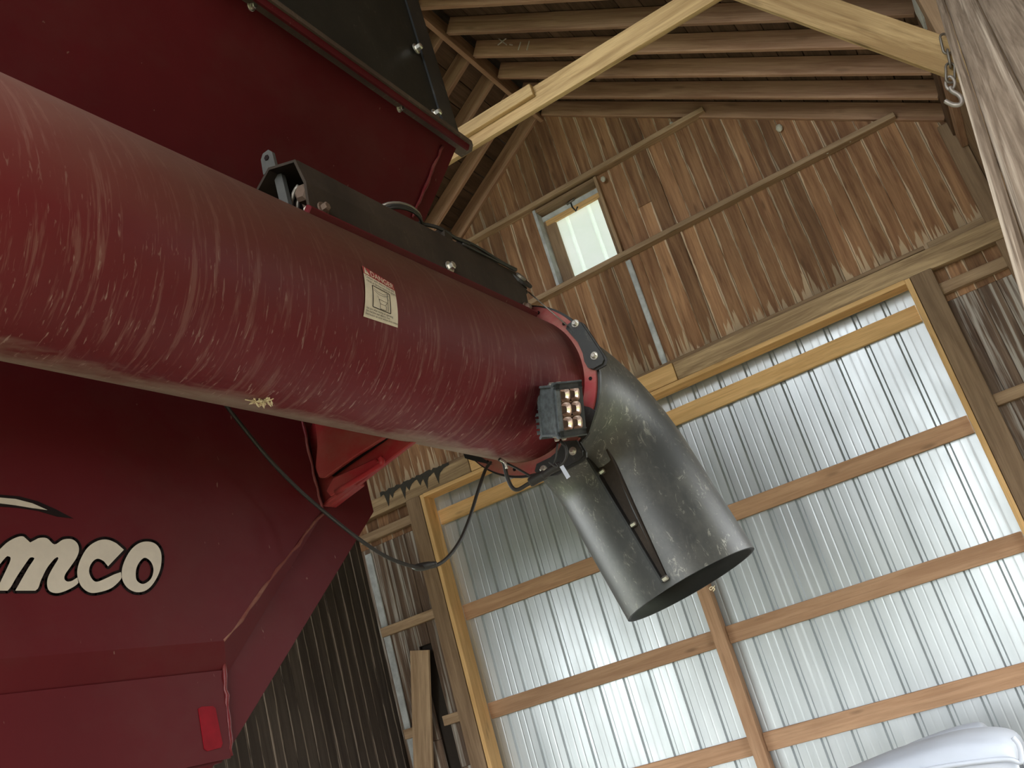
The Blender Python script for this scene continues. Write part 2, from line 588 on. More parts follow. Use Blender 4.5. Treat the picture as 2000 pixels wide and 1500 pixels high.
def backing(parent):
    vs, fs = [], []

    def quad(pts):
        b = len(vs)
        vs.extend(pts)
        fs.append(tuple(range(b, b + len(pts))))
    y = Yw
    quad([(X_L, y, 0), (DX0, y, 0), (DX0, y, DZ), (X_L, y, DZ)])
    quad([(DX1, y, 0), (X_R, y, 0), (X_R, y, DZ), (DX1, y, DZ)])
    quad([(X_L, y, DZ), (WX0, y, DZ), (WX0, y, roof_z(WX0) + .2), (X_L, y, roof_z(X_L) + .2)])
    quad([(WX1, y, DZ), (X_R, y, DZ), (X_R, y, roof_z(X_R) + .2), (WX1, y, roof_z(WX1) + .2), ])
    quad([(WX0, y, DZ), (WX1, y, DZ), (WX1, y, WZ0), (WX0, y, WZ0)])
    quad([(WX0, y, WZ1), (WX1, y, WZ1), (WX1, y, roof_z(WX1) + .2), (APX.x, y, APX.z + .2), (WX0, y, roof_z(WX0) + .2)])
    return mesh_obj('wall_far', vs, fs, M_BACK)


wall_far = tag(backing(None), 'brown planked gable wall around the metal door', kind='structure')

PW = 0.132
x = X_L + 0.01
i = 0
while x < X_R - 0.03:
    w = PW
    xc = x + w / 2
    top = min(roof_z(x), roof_z(x + w)) + 0.10
    yj = Y_F + 0.012 + random.uniform(-0.005, 0.005)
    wide = w - random.uniform(0.002, 0.007)

    def plank(z0, z1, mat=M_PLANK, split=True):
        if split and z1 - z0 > 1.6 and random.random() < 0.2:      # butt joint
            zm = z0 + (z1 - z0) * random.uniform(0.35, 0.7)
            plank(z0, zm - .002, mat, False)
            plank(zm, z1, M_PLANKU if mat is M_PLANK else mat, False)
            return
        board('plank', (xc, yj, z0), (xc, yj, z1), (1, 0, 0), PW * 0.985, 0.024, mat, wall_far, 0.004)
    if xc > WX0 - 0.03 and xc < WX1 + 0.03:
        plank(DZ + 0.02, WZ0)
        plank(WZ1, top, M_PLANKU)
    else:
        plank(DZ + 0.02, top)
    if x + w < -4.70 or x > -0.12:
        plank(2.05 + H, DZ + 0.02, M_PLANKU)
        hole = -5.10 < xc < -4.98
        if not hole:
            plank(0.0, 2.05 + H, M_WASH)
        else:
            plank(1.02 + H, 2.05 + H, M_WASH)
    x += w
    i += 1

# girts nailed across the gable and beside the door
for z, xa, xb, m in ((4.42, APX.x - (APX.z - H - 4.42) / SL + .02, -1.02, M_OLD), (3.55, -4.9, 0.27, M_OLD)):
    board('girt', (xa, Y_F - .045, z + H), (xb, Y_F - .045, z + H), (0, 0, 1), 0.045, 0.09, m, wall_far)
for z in (2.14, 1.25, 0.34, -0.55):
    board('girt', (X_R, Y_F - .03, z + H), (-0.07, Y_F - .03, z + H), (0, 0, 1), 0.085, 0.06, M_OLD, wall_far)
    board('girt', (-5.50 if z != 0.34 else -5.06, Y_F - .03, z + H), (-4.85, Y_F - .03, z + H), (0, 0, 1), 0.085, 0.06, M_OLD, wall_far)
board('girt', (-5.50, Y_F - .03, .33 + H), (-5.36, Y_F - .03, .33 + H), (0, 0, 1), 0.085, 0.06, M_OLD, wall_far)
# header over the door, in three lengths, with a drip board above it
board('header', (-2.02, Y_F - .055, 2.385 + H), (X_R - .02, Y_F - .055, 2.37 + H), (0, 0, 1), 0.155, 0.09, M_HEAD, wall_far)
board('header', (-4.1, Y_F - .055, 2.385 + H), (-2.025, Y_F - .06, 2.385 + H), (0, 0, 1), 0.155, 0.10, M_NEW, wall_far)
board('header', (X_L + .02, Y_F - .055, 2.37 + H), (-4.11, Y_F - .055, 2.385 + H), (0, 0, 1), 0.155, 0.09, M_HEAD, wall_far)
board('drip_board', (-4.4, Y_F - .03, 2.475 + H), (0.05, Y_F - .03, 2.475 + H), (0, 0, 1), 0.03, 0.11, M_POST, wall_far)
board('drip_board', (0.08, Y_F - .04, 2.47 + H), (X_R - .03, Y_F - .04, 2.475 + H), (0, 0, 1), 0.07, 0.05, M_OLD, wall_far)
# black tar that has run down the left end of the header
rt = random.Random(3)
vs, fs = [], []
xs_ = [-5.12 + .022 * k for k in range(38)]
drip = 0
for k, xx in enumerate(xs_):
    drip = rt.choice((.0, .01, .02, .07, .13)) if k % 3 == 0 else drip * rt.uniform(.15, .6)
    zt = 2.485 + H + rt.uniform(-.01, .008)
    vs += [V((xx, Y_F - .104, zt)), V((xx, Y_F - .107, 2.452 + H - drip))]
for k in range(len(xs_) - 1):
    fs.append((2 * k, 2 * k + 1, 2 * k + 3, 2 * k + 2))
mesh_obj('tar_run', vs, fs, M_MUD, wall_far)
# door posts and the new pine jambs round the opening
board('door_post', (-4.775, Y_F - .06, 0), (-4.775, Y_F - .06, 2.30 + H), (1, 0, 0), 0.155, 0.12, M_POST, wall_far)
board('door_post', (-0.045, Y_F - .06, 0), (-0.045, Y_F - .06, 2.30 + H), (1, 0, 0), 0.155, 0.12, M_POST, wall_far)
board('door_jamb', (-4.668, Y_F - .035, 0), (-4.668, Y_F - .035, 2.295 + H), (1, 0, 0), 0.04, 0.175, M_NEW, wall_far)
board('door_jamb', (-0.147, Y_F - .035, 0), (-0.147, Y_F - .035, 2.295 + H), (1, 0, 0), 0.04, 0.175, M_NEW, wall_far)
board('door_jamb', (-4.648, Y_F - .035, 2.282 + H), (-0.167, Y_F - .035, 2.282 + H), (0, 0, 1), 0.036, 0.175, M_NEW, wall_far)
# corner boards
board('corner_board', (X_R - .07, Y_F - .06, 0), (X_R - .07, Y_F - .06, roof_z(X_R)), (1, 0, 0), 0.13, 0.05, M_POST, wall_far)
board('corner_board', (X_L + .10, Y_F - .02, 0), (X_L + .10, Y_F - .02, 2.0 + H), (1, 0, 0), 0.07, 0.02, M_PALE, wall_far)
# mud-dauber nests stuck to the planks and girts
for px, py, r in ((1522, 250, .03), (1658, 271, .028), (1614, 294, .028), (1178, 350, .025), (1025, 412, .02), (1312, 243, .022)):
    p = PY(px, py, Y_F - .05 if py not in (250,) else Y_F - .02)
    o = bpy.data.objects.new('mud_nest', None)
    vs, fs = [], []
    for a in range(5):
        for b in range(8):
            th = PI * a / 4
            vs.append(V((r * math.sin(th) * math.cos(b * PI / 4), r * .8 * math.sin(th) * math.sin(b * PI / 4), r * 1.2 * math.cos(th))) + p)
    for a in range(4):
        for b in range(8):
            fs.append((a * 8 + b, a * 8 + (b + 1) % 8, (a + 1) * 8 + (b + 1) % 8, (a + 1) * 8 + b))
    mesh_obj('mud_nest', vs, fs, M_WASP, wall_far, None, True)

# window_1: boxed opening closed by a milky ribbed panel -----------
win = tag(mesh_obj('window_1', [(WX0, Y_F + .05, WZ1), (WX1, Y_F + .05, WZ1), (WX1, Y_F + .15, WZ1), (WX0, Y_F + .15, WZ1)], [(0, 1, 2, 3)], M_OLD),
          'small gable window closed by a bright milky ribbed panel', kind='structure')
for xa, m in ((WX0 - .015, M_PALE), (WX1 + .015, M_OLD)):
    board('casing', (xa, Y_F + .01, WZ0 - .02), (xa, Y_F + .01, WZ1 + .02), (1, 0, 0), 0.03, 0.13, m, win)
board('casing', (WX0, Y_F + .01, WZ1 - .0), (WX1, Y_F + .01, WZ1 - .0), (0, 0, 1), 0.03, 0.13, M_POST, win)
board('casing', (WX0, Y_F + .01, WZ0 + .01), (WX1, Y_F + .01, WZ0 + .01), (0, 0, 1), 0.03, 0.13, M_POST, win)
for xa, wd in ((WX0 + .045, .13), (WX1 - .03, .06)):
    board('sash', (xa, Y_F + .085, WZ0), (xa, Y_F + .085, WZ1), (1, 0, 0), wd, 0.03, M_POST, win)
board('sash', (WX0 + .02, Y_F + .075, WZ1 - .10), (WX1, Y_F + .075, WZ1 - .10), (0, 0, 1), 0.05, 0.03, M_NEW, win)
board('sash', (WX0 - .02, Y_F + .07, WZ1 - .05), (WX1, Y_F + .08, WZ1 - .05), (0, 0, 1), 0.05, 0.03, M_PALE, win)
prof = []
xx = WX0
while xx < WX1 + .001:
    prof.append((xx, 0))
    xx += .01
ribs = [WX0 + .21, WX0 + .21 + .2286]
rows = []
for z in (WZ0, WZ1):
    rows.append([V((a, Y_F + .125 + (.018 if any(abs(a - r) < .016 for r in ribs) else 0), z)) for a, _ in prof])
grid_obj('ribbed_pane', rows, M_FIBRE, win, False)
pc = PY(1118, 405, Y_F + .06)
tube('latch', [pc + V((0, 0, .1)), pc, pc + V((.02, 0, -.05)), pc + V((.05, 0, -.02))], .008, M_BLACK, win, 6)
tube('latch', [pc + V((-.04, -.01, .05)), pc + V((.05, -.01, .06))], .01, M_CHAIN, win, 6)
# strip for a pale plank below the window, its reflected light in the colour
board('bright_strip', (-2.105, Y_F - .012, DZ + .17), (-2.105, Y_F - .012, WZ0 - .05), (1, 0, 0), 0.05, 0.025, M_PALE, wall_far, .008)

# door_1: ribbed metal sheets on pine girts ------------------------
YM = Y_F + 0.105
door = tag(mesh_obj('door_1', [(DX0 - .1, YM + .04, 0.03), (DX1 + .1, YM + .04, 0.03), (DX1 + .1, YM + .06, 0.03), (DX0 - .1, YM + .06, 0.03)], [(0, 1, 2, 3)], M_METAL),
           'tall sliding door of ribbed silver metal sheets on pine girts', kind='structure')


def rib_y(u):
    """profile across one 9 inch rib pitch, rib standing outwards"""
    u = (u % .2286)
    if u < .006 or u > .054:
        # two low stiffening ribs between the major ones
        for c in (.113, .172):
            if abs(u - c) < .009:
                return .0009 * (1 - abs(u - c) / .009)
        return 0.0
    if u < .018:
        return .019 * (u - .006) / .012
    if u > .042:
        return .019 * (.054 - u) / .012
    return .019


PROF = [.0, .006, .018, .042, .054, .104, .113, .122, .163, .172, .181]
x = DX0 - .09
k = 0
while x < DX1 + .08:
    x1 = min(x + .9144, DX1 + .09)
    us = [b * .2286 + p for b in range(4) for p in PROF] + [.9144, .9204, .9324, .9564, .9684]
    cols = [u for u in us if x + u <= x1 + .06]
    rows = []
    for z in (.04, 2.62 + H):
        rows.append([V((x + u, YM + rib_y(u) + (.003 if k % 2 else 0), z)) for u in cols])
    grid_obj('metal_sheet', rows, M_METAL, door, False)
    x = x1
    k += 1
CPX = -2.44
GZ = [2.075, 1.175, 0.307, -0.50, -1.30]
for gi, z in enumerate(GZ):
    mat = M_NEW if gi == 0 else M_GIRT
    if gi < 2:
        board('girt', (DX0 + .012, Y_F + .075, z + H), (DX1 - .015, Y_F + .075, z + H), (0, 0, 1), 0.135, 0.038, mat, door)
    else:
        board('girt', (DX0 + .012, Y_F + .075, z + H), (CPX - .05, Y_F + .075, z + H), (0, 0, 1), 0.135, 0.038, mat, door)
        board('girt', (CPX + .052, Y_F + .075, z + H), (DX1 - .015, Y_F + .075, z + H), (0, 0, 1), 0.135, 0.038, mat, door)
board('center_post', (CPX, Y_F + .04, .04), (CPX, Y_F + .04, 1.10 + H), (1, 0, 0), 0.10, 0.10, M_GIRT, door)

# plank leaning against the wall left of the door
lp0, lp1 = PY(829, 1545, Y_F - .078), PY(820, 1270, Y_F - .078)
lz = (lp1 - lp0).normalized()
foot = lp0
lean = board('leaning_plank', foot, lp1, (1, 0, 0), 0.20, 0.03, M_OLD)
tag(lean, 'short weathered plank nailed aslant over the whitewashed wall beside the door', 'plank')

# side walls --------------------------------------------------------
LY0, LY1, LZ = BAYL
zt_ = roof_z(X_L) + .2
wl = mesh_obj('wall_left', [(X_L - .03, YB, 0), (X_L - .03, LY0, 0), (X_L - .03, LY0, LZ), (X_L - .03, LY1, LZ), (X_L - .03, LY1, 0), (X_L - .03, Y_F + .05, 0),
                            (X_L - .03, Y_F + .05, zt_), (X_L - .03, LY1, zt_), (X_L - .03, LY0, zt_), (X_L - .03, YB, zt_)],
              [(0, 1, 2, 8, 9), (2, 3, 7, 8), (4, 5, 6, 7, 3)], M_BACK)
tag(wl, 'dark side wall of narrow vertical boards behind the cart', kind='structure')
y = 7.395 - 0.12 * 74
while y < Y_F - .05:
    if y > YB:
        z0_ = LZ if LY0 - .05 < y + .06 < LY1 + .05 else 0
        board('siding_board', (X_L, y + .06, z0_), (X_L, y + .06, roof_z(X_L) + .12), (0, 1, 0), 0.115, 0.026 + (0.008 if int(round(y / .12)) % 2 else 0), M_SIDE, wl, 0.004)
    y += 0.12
# the right wall has a wide bay standing open between these depths, up to this height
BY0, BY1, BZ = BAY
wr = mesh_obj('wall_right', [(X_R + .03, YB, 0), (X_R + .03, BY0, 0), (X_R + .03, BY0, BZ), (X_R + .03, BY1, BZ), (X_R + .03, BY1, 0), (X_R + .03, Y_F + .05, 0),
                             (X_R + .03, Y_F + .05, roof_z(X_R) + .2), (X_R + .03, BY1, roof_z(X_R) + .2), (X_R + .03, BY0, roof_z(X_R) + .2), (X_R + .03, YB, roof_z(X_R) + .2)],
              [(0, 1, 2, 8, 9), (2, 3, 7, 8), (4, 5, 6, 7, 3)], M_BACK)
tag(wr, 'plank side wall at the right edge with an open bay', kind='structure')
y = YB
while y < Y_F - .2:
    inbay = BY0 - .1 < y + .1 < BY1 + .1
    board('siding_board', (X_R + .012, y + .1, BZ if inbay else 0), (X_R + .012, y + .1, roof_z(X_R) + .12), (0, 1, 0), 0.195, 0.026, M_POST, wr, 0.004)
    y += 0.2

# roof ---------------------------------------------------------------
RD = 0.14       # rafter depth
up_n = V((0, 0, 1))
ov = 0.12
ceil = tag(mesh_obj('ceiling', [(X_L - ov, YB, roof_z(X_L - ov) + RD + .06), (APX.x, YB, APX.z + RD + .09), (X_R + ov, YB, roof_z(X_R + ov) + RD + .06),
                                (X_L - ov, Y_F + .2, roof_z(X_L - ov) + RD + .06), (APX.x, Y_F + .2, APX.z + RD + .09), (X_R + ov, Y_F + .2, roof_z(X_R + ov) + RD + .06)],
                    [(0, 1, 4, 3), (1, 2, 5, 4)], M_ROOFOUT), 'dark pitched barn roof seen from below', kind='structure')
cs = math.cos(math.atan(SL))
y = Y_F - .02
while y > YB:
    for s in (-1, 1):
        xe = X_R if s > 0 else X_L
        dirv = V((s, 0, -SL)).normalized()
        nn = V((s * SL, 0, 1)).normalized()
        a = V((APX.x + s * .022, y, roof_z(APX.x + s * .022))) + nn * RD / 2
        b = V((xe, y, roof_z(xe))) + nn * RD / 2
        if s > 0:
            b -= dirv * 0.08
        board('rafter', a, b, nn, RD, 0.042, M_RAFT, ceil)
    y -= 0.40
for s in (-1, 1):
    nn = V((s * SL, 0, 1)).normalized()
    dirv = V((s, 0, -SL)).normalized()
    length = (X_R - APX.x) / cs + .1
    k = 0
    while k * .19 < length:
        c = V((APX.x, 0, APX.z)) + nn * (RD + .014) + dirv * (k * .19 + .1)
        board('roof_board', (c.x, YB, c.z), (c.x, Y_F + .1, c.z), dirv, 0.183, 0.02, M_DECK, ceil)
        k += 1
board('ridge_board', (APX.x, YB, APX.z + .04), (APX.x, Y_F, APX.z + .04), (0, 0, 1), 0.20, 0.04, M_RAFT, ceil)
# wall plates along the eaves
board('wall_plate', (X_R - .045, YB, roof_z(X_R) - .06), (X_R - .045, 5.75, roof_z(X_R) - .06), (0, 0, 1), 0.14, 0.04, M_PALE, wr)
board('wall_plate', (X_R - .045, 5.75, roof_z(X_R) - .06), (X_R - .045, Y_F - .1, roof_z(X_R) - .06), (0, 0, 1), 0.14, 0.04, M_DECK, wr)
board('wall_plate', (X_R - .025, YB, roof_z(X_R) - .19), (X_R - .025, Y_F - .1, roof_z(X_R) - .19), (0, 0, 1), 0.11, 0.05, M_RAFT, wr)
board('wall_plate', (X_L + .045, YB, roof_z(X_L) - .07), (X_L + .045, Y_F - .1, roof_z(X_L) - .07), (0, 0, 1), 0.14, 0.09, M_RAFT, wl)
# chalk marks on a rafter
pc = Y_F - .02 - .40 * 3 - .024
for seg in (((972, 74), (990, 88)), ((990, 74), (972, 88)), ((995, 87), (1001, 88)), ((1017, 82), (1012, 98)), ((1034, 80), (1029, 98))):
    a, b = PY(*seg[0], pc), PY(*seg[1], pc)
    board('chalk_mark', a, b, (0, 1, 0), .006, .008, M_CHALK, ceil, 0)

# roof truss: tie beam, splice board and knee brace ------------------
YT = 4.5
truss = tag(empty('roof_truss', (X_L, YT, 4.8)), 'pale pine tie beam and knee brace crossing under the rafters', 'roof truss')
t0, t1 = PY(905, 298, YT - .02), PY(1395, 0, YT - .02)
tdir = (t1 - t0).normalized()
tdir = V((1, 0, (t1.z - t0.z) / (t1.x - t0.x))).normalized()
tn = V((-tdir.z, 0, tdir.x))
tc = t0 + tn * .07
ta = tc + tdir * ((X_L + .05 - tc.x) / tdir.x)
tb = tc + tdir * ((X_R - .03 - tc.x) / tdir.x)
ta.y = tb.y = YT
board('tie_beam', ta, tb, tn, .14, .04, M_TIE, truss)
s1 = PY(1034, 160, YT - .045)
sa = V((X_L + .2, YT - .04, 0))
soff = tc + tn * .025
sp1 = soff + tdir * ((s1.x - soff.x) / tdir.x)
sp0 = soff + tdir * ((X_L + .2 - soff.x) / tdir.x)
sp0.y = sp1.y = YT - .04
board('splice_board', sp0 + tn * .012, sp1 + tn * .012, tn, .075, .036, M_TIE, truss)
k0 = [PY(1440, 0, YT - .045), PY(1845, 148, YT - .045)]       # lower edge
kd = (k0[1] - k0[0]).normalized()
kn = V((kd.z, 0, -kd.x))
if kn.z < 0:
    kn = -kn
ka = k0[0] - kd * .35 + kn * .08
kb = k0[1] + kd * .10 + kn * .08
ka.y = kb.y = YT - .042
board('knee_brace', ka, kb, kn, .16, .04, M_TIE, truss)
board('truss_post', (X_R - .08, YT, 0), (X_R - .08, YT, 4.8), (1, 0, 0), .15, .12, M_POST, truss)

# chain with an S hook hanging from the brace -------------------------
chain = tag(empty('hanging_chain', PY(1846, 66, YT - .09)), 'short steel chain ending in an open hook hanging beside the knee brace', 'chain')
cp = [PY(1844, 70, YT - .09), PY(1851, 101, YT - .09), PY(1856, 127, YT - .09), PY(1856, 158, YT - .09)]


def chain_link(a, b, side, r):
    d = (b - a)
    L_ = d.length * 0.62
    d.normalize()
    side = (side - d * side.dot(d)).normalized()
    c = (a + b) / 2
    pts = []
    hw = .020
    for k in range(20):
        t = 2 * PI * k / 20
        pts.append(c + d * (math.cos(t) * hw + math.copysign(max(0, L_ - hw), math.cos(t))) + side * math.sin(t) * hw)
    return tube('chain_link', pts, r, M_CHAIN, chain, 6, False, True)


for k in range(3):
    chain_link(cp[k], cp[k + 1], CR if k % 2 == 0 else (CR * .5 + CF), .006)
rp = [PY(1851, 150, YT - .09), PY(1847, 163, YT - .09), PY(1852, 174, YT - .09), PY(1862, 172, YT - .09), PY(1865, 160, YT - .09), PY(1858, 150, YT - .09)]
tube('ring', catmull(rp + [rp[0]], 4)[:-1], .007, M_HOOK, chain, 6, False, True)
hp = [(1855, 170), (1860, 178), (1873, 186), (1879, 196), (1875, 204), (1863, 205), (1853, 201), (1846, 197)]
tube('hook', catmull([PY(a, b, YT - .09) for a, b in hp], 5), .011, M_HOOK, chain, 8)

# sloping panel of rough planks at the right ---------------------------
u = V((0.123, 0.767, 0.630)).normalized()
P0 = PY(1868, 144, 2.0)
nv = (EYE - P0)
nv = (nv - u * nv.dot(u)).normalized()
wv = u.cross(nv)
if wv.x < 0:
    wv = -wv
pan = tag(empty('plank_panel', P0), 'sloping panel of rough weathered planks rising at the right edge', 'plank panel')
off = 0.0
for k, w in enumerate((.02, .07, .085, .09)):
    c = P0 + wv * (off + w / 2) + nv * (0.006 if k == 0 else (-.003 * (k % 2)))
    board('plank', c - u * 1.30, c + u * 1.16, wv, w - .002, .02, M_GREY, pan, .006)
    off += w
board('batten', P0 - u * .6 - nv * .025 + wv * .005, P0 - u * .6 - nv * .025 + wv * .27, u, .08, .03, M_POST, pan)
board('batten', P0 + u * .9 - nv * .025 + wv * .005, P0 + u * .9 - nv * .025 + wv * .27, u, .08, .03, M_POST, pan)

# ------------------------------------------------------------------ grain cart
XS = -1.78                       # plane of the cart's side sheet
cart = tag(empty('grain_cart', (-3.0, 0.2, 0)), 'dark red grain cart with a folded unloading auger and black spout', 'grain cart')
YE, YBK = 2.50, -1.35            # front end and back end of the box
ZF, ZV, ZB = 1.199 + H, 0.795 + H, 0.14 + H
XT, ZT, YT2 = -1.31, 2.165 + H, 2.94
XC = -3.05                       # centre line of the cart


def mx(x):
    return 2 * XC - x


# right side sheet (seen) and left side sheet
for sx in (0, 1):
    f = (lambda x: mx(x)) if sx else (lambda x: x)
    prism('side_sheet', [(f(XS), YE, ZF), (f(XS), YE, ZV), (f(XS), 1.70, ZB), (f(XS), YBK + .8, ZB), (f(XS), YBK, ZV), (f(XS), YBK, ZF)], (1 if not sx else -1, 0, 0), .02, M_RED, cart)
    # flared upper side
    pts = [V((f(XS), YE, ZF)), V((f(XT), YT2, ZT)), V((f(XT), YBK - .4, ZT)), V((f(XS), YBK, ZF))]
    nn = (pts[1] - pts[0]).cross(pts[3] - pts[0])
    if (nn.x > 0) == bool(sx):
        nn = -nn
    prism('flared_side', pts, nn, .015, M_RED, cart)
# ends
for ye, yt, yb in ((YE, YT2, 1.70), (YBK, YBK - .4, YBK + .8)):
    s = 1 if ye > 0 else -1
    prism('end_sheet', [(XS - .02, ye - s * .02, ZF), (XS - .02, ye - s * .02, ZV), (mx(XS) + .02, ye - s * .02, ZV), (mx(XS) + .02, ye - s * .02, ZF)], (0, s, 0), .015, M_RED, cart)
    prism('end_slope', [(XS - .02, ye - s * .02, ZV), (mx(XS) + .02, ye - s * .02, ZV), (mx(XS) + .02, yb - s * .02, ZB), (XS - .02, yb - s * .02, ZB)], (0, s, -.8), .015, M_RED, cart)
    prism('flared_end', [(XS, ye, ZF), (XT, yt, ZT), (mx(XT), yt, ZT), (mx(XS), ye, ZF)], (0, s, -.4), .015, M_RED, cart)
# hopper bottom
prism('hopper_bottom', [(XS - .01, 1.68, ZB), (mx(XS) + .01, 1.68, ZB), (mx(XS) + .01, YBK + .8, ZB), (XS - .01, YBK + .8, ZB)], (0, 0, -1), .02, M_RED, cart)
for sx in (0, 1):
    f = (lambda x: mx(x)) if sx else (lambda x: x)
    prism('hopper_slope', [(f(XS), 1.68, ZB), (f(XS), YBK + .8, ZB), (f(-2.6), YBK + 1.2, ZB - .75), (f(-2.6), 1.2, ZB - .75)], (1 if not sx else -1, 0, -1), .015, M_RED, cart)
# raised logo panel with bevelled lower and front edges
XP = XS + .045


def raised(name, outline, inner, mat):
    """outline (y,z) on the side sheet, inner (y,z) on the raised face"""
    n_ = len(outline)
    vs = [V((XS + .001, a, b)) for a, b in outline] + [V((XP, a, b)) for a, b in inner]
    fs = [tuple(range(n_, 2 * n_))] + [(k, (k + 1) % n_, n_ + (k + 1) % n_, n_ + k) for k in range(n_)]
    return mesh_obj(name, vs, fs, mat, cart)


def yz(px, py, x=XS):
    p = PX(px, py, x)
    return p.y, p.z


seamT, seamM, seamB = (2.18, ZF - .005), (2.185, .756 + H), (1.728, .407 + H)
logo_panel = raised('logo_panel', [(YBK + .05, ZF - .005), (2.23, ZF - .005), (2.235, .765 + H), (1.76, .335 + H), (YBK + .05, .335 + H)],
                    [(YBK + .06, ZF - .005), seamT, seamM, seamB, (YBK + .06, .395 + H)], M_RED)
# weld beads along the seams
rw = random.Random(5)


def weld(p0, p1, r, mat=M_WELD, parent=cart, n=14):
    p0, p1 = V(p0), V(p1)
    pts = [p0.lerp(p1, k / n) + V((rw.uniform(-.002, .002), rw.uniform(-.003, .003), rw.uniform(-.003, .003))) for k in range(n + 1)]
    return tube('weld_bead', pts, [r * .7 * rw.uniform(.6, 1.25) for _ in pts], mat, parent, 7)


weld((XP, seamM[0] + .003, seamM[1]), (XP, 2.183, ZF - .1), .008)
weld((XP, seamM[0], seamM[1]), (XP - .002, seamB[0], seamB[1]), .007, M_SEAM)
weld((XS + .012, 1.745, .36 + H), (XS + .008, 1.725, .15 + H), .008)
prism('lower_sheet', [(XS + .012, 1.74, .345 + H), (XS + .012, 1.72, ZB + .005), (XS + .012, YBK + .7, ZB + .005), (XS + .012, YBK + .5, .345 + H)], (1, 0, 0), .012, M_RED, cart)
prism('reflector', [PX(388, 1384, XS + .014), PX(394, 1380, XS + .014), PX(416, 1379, XS + .014), PX(421, 1383, XS + .014), PX(435, 1452, XS + .014), PX(432, 1460, XS + .014), PX(406, 1467, XS + .014), PX(400, 1463, XS + .014)], (1, 0, 0), .002, M_REFL, cart)
# weld on the flared corner and a folded top lip
fa, fb = V((XS, YE, ZF)), V((XT, YT2, ZT))
fnr = (V((XT - XS, 0, ZT - ZF)).cross(V((0, 1, 0))))
if fnr.x < 0:
    fnr = -fnr
fnr.normalize()
ea = PN(803, 425, fa, fnr) + fnr * .006
eb = PN(862, 285, fa, fnr) + fnr * .006
weld(ea, eb, .009)
prism('top_lip', [(XT - .03, YBK - .4, ZT), (XT + .045, YBK - .4, ZT), (XT + .045, YT2 + .03, ZT), (XT + .02, YT2 + .06, ZT), (XT - .03, YT2 + .06, ZT)], (0, 0, 1), .022, M_LIP, cart)
prism('lip_flange', [(XT + .04, YBK - .4, ZT), (XT + .04, YT2 + .03, ZT), (XT + .034, YT2 + .0, ZT - .05), (XT + .034, YBK - .4, ZT - .05)], (1, 0, 0), .008, M_RED, cart)
# black extension standing on the lip, with its bolted corner angle
prism('extension_sheet', [(XT + .005, YBK - .4, ZT + .001), (XT + .005, YT2 - .02, ZT + .001), (XT + .005, YT2 - .02, ZT + .75), (XT + .005, YBK - .4, ZT + .75)], (1, 0, 0), .008, M_EXT, cart)
prism('extension_end', [(XT, YT2 - .02, ZT + .001), (mx(XT), YT2 - .02, ZT + .001), (mx(XT), YT2 - .02, ZT + .75), (XT, YT2 - .02, ZT + .75)], (0, 1, 0), .008, M_EXT, cart)
prism('corner_angle', [(XT + .014, YT2 - .105, ZT + .002), (XT + .014, YT2, ZT + .002), (XT + .014, YT2, ZT + .76), (XT + .014, YT2 - .105, ZT + .76)], (1, 0, 0), .008, M_BLACK, cart)
prism('corner_angle', [(XT + .014, YT2 + .006, ZT + .002), (XT - .09, YT2 + .006, ZT + .002), (XT - .09, YT2 + .006, ZT + .76), (XT + .014, YT2 + .006, ZT + .76)], (0, 1, 0), .008, M_BLACK, cart)
for px, py in ((812, 96), (849, 224)):
    bolt('bolt', PX(px, py, XT + .014), (1, 0, 0), .014, .028, M_ZINC, cart)
for px, py in ((490, 12), (779, 211), (641, 106)):
    p = PN(px, py, fa, fnr)
    bolt('bolt', p, fnr, .010 if px != 641 else .006, .018, M_ZINC, cart)
# axle, wheels and drawbar below the hopper
for sx in (-2.05, mx(-2.05)):
    rows = []
    for ang in range(33):
        a = 2 * PI * ang / 32
        ring = []
        for rr, xo in ((.42, -.2), (.62, -.26), (.78, -.24), (.84, -.12), (.85, 0), (.84, .12), (.78, .24), (.62, .26), (.42, .2)):
            ring.append(V((sx + xo, .1 + rr * math.cos(a), .85 + rr * math.sin(a))))
        rows.append(ring)
    tw = grid_obj('tyre', rows, M_TYRE, cart)
    prism('wheel_disc', [(sx + .05, .1 + .43 * math.cos(2 * PI * k / 24), .85 + .43 * math.sin(2 * PI * k / 24)) for k in range(24)], (1, 0, 0), .04, M_CREAM, cart)
tube('axle', [V((-2.05, .1, .85)), V((mx(-2.05), .1, .85))], .08, M_RED, cart, 12)
board('frame_rail', (-2.6, YBK + .5, 1.0), (-2.6, 2.6, 1.0), (0, 0, 1), .2, .12, M_RED, cart)
board('frame_rail', (-3.5, YBK + .5, 1.0), (-3.5, 2.6, 1.0), (0, 0, 1), .2, .12, M_RED, cart)

# script lettering on the logo panel: cream shapes with a dark outline
QS = 450.0 / 1205.0


def q(pt, dx=0.0):
    return PX(pt[0] * QS, 940 + pt[1] * QS, XP + dx)


def smooth_loop(pts, n=4):
    m_ = len(pts)
    out = []
    for i in range(m_):
        a, b, c, d = (V((*pts[(i + k) % m_], 0)) for k in (-1, 0, 1, 2))
        sharp = (b - a).normalized().dot((c - b).normalized()) < .35 or (c - b).normalized().dot((d - c).normalized()) < .35
        if sharp:
            out.append((b.x, b.y))
            continue
        for k in range(n):
            t = k / n
            p = 0.5 * ((2 * b) + (c - a) * t + (2 * a - 5 * b + 4 * c - d) * t * t + (3 * b - 3 * c + d - a) * t ** 3)
            out.append((p.x, p.y))
    return out


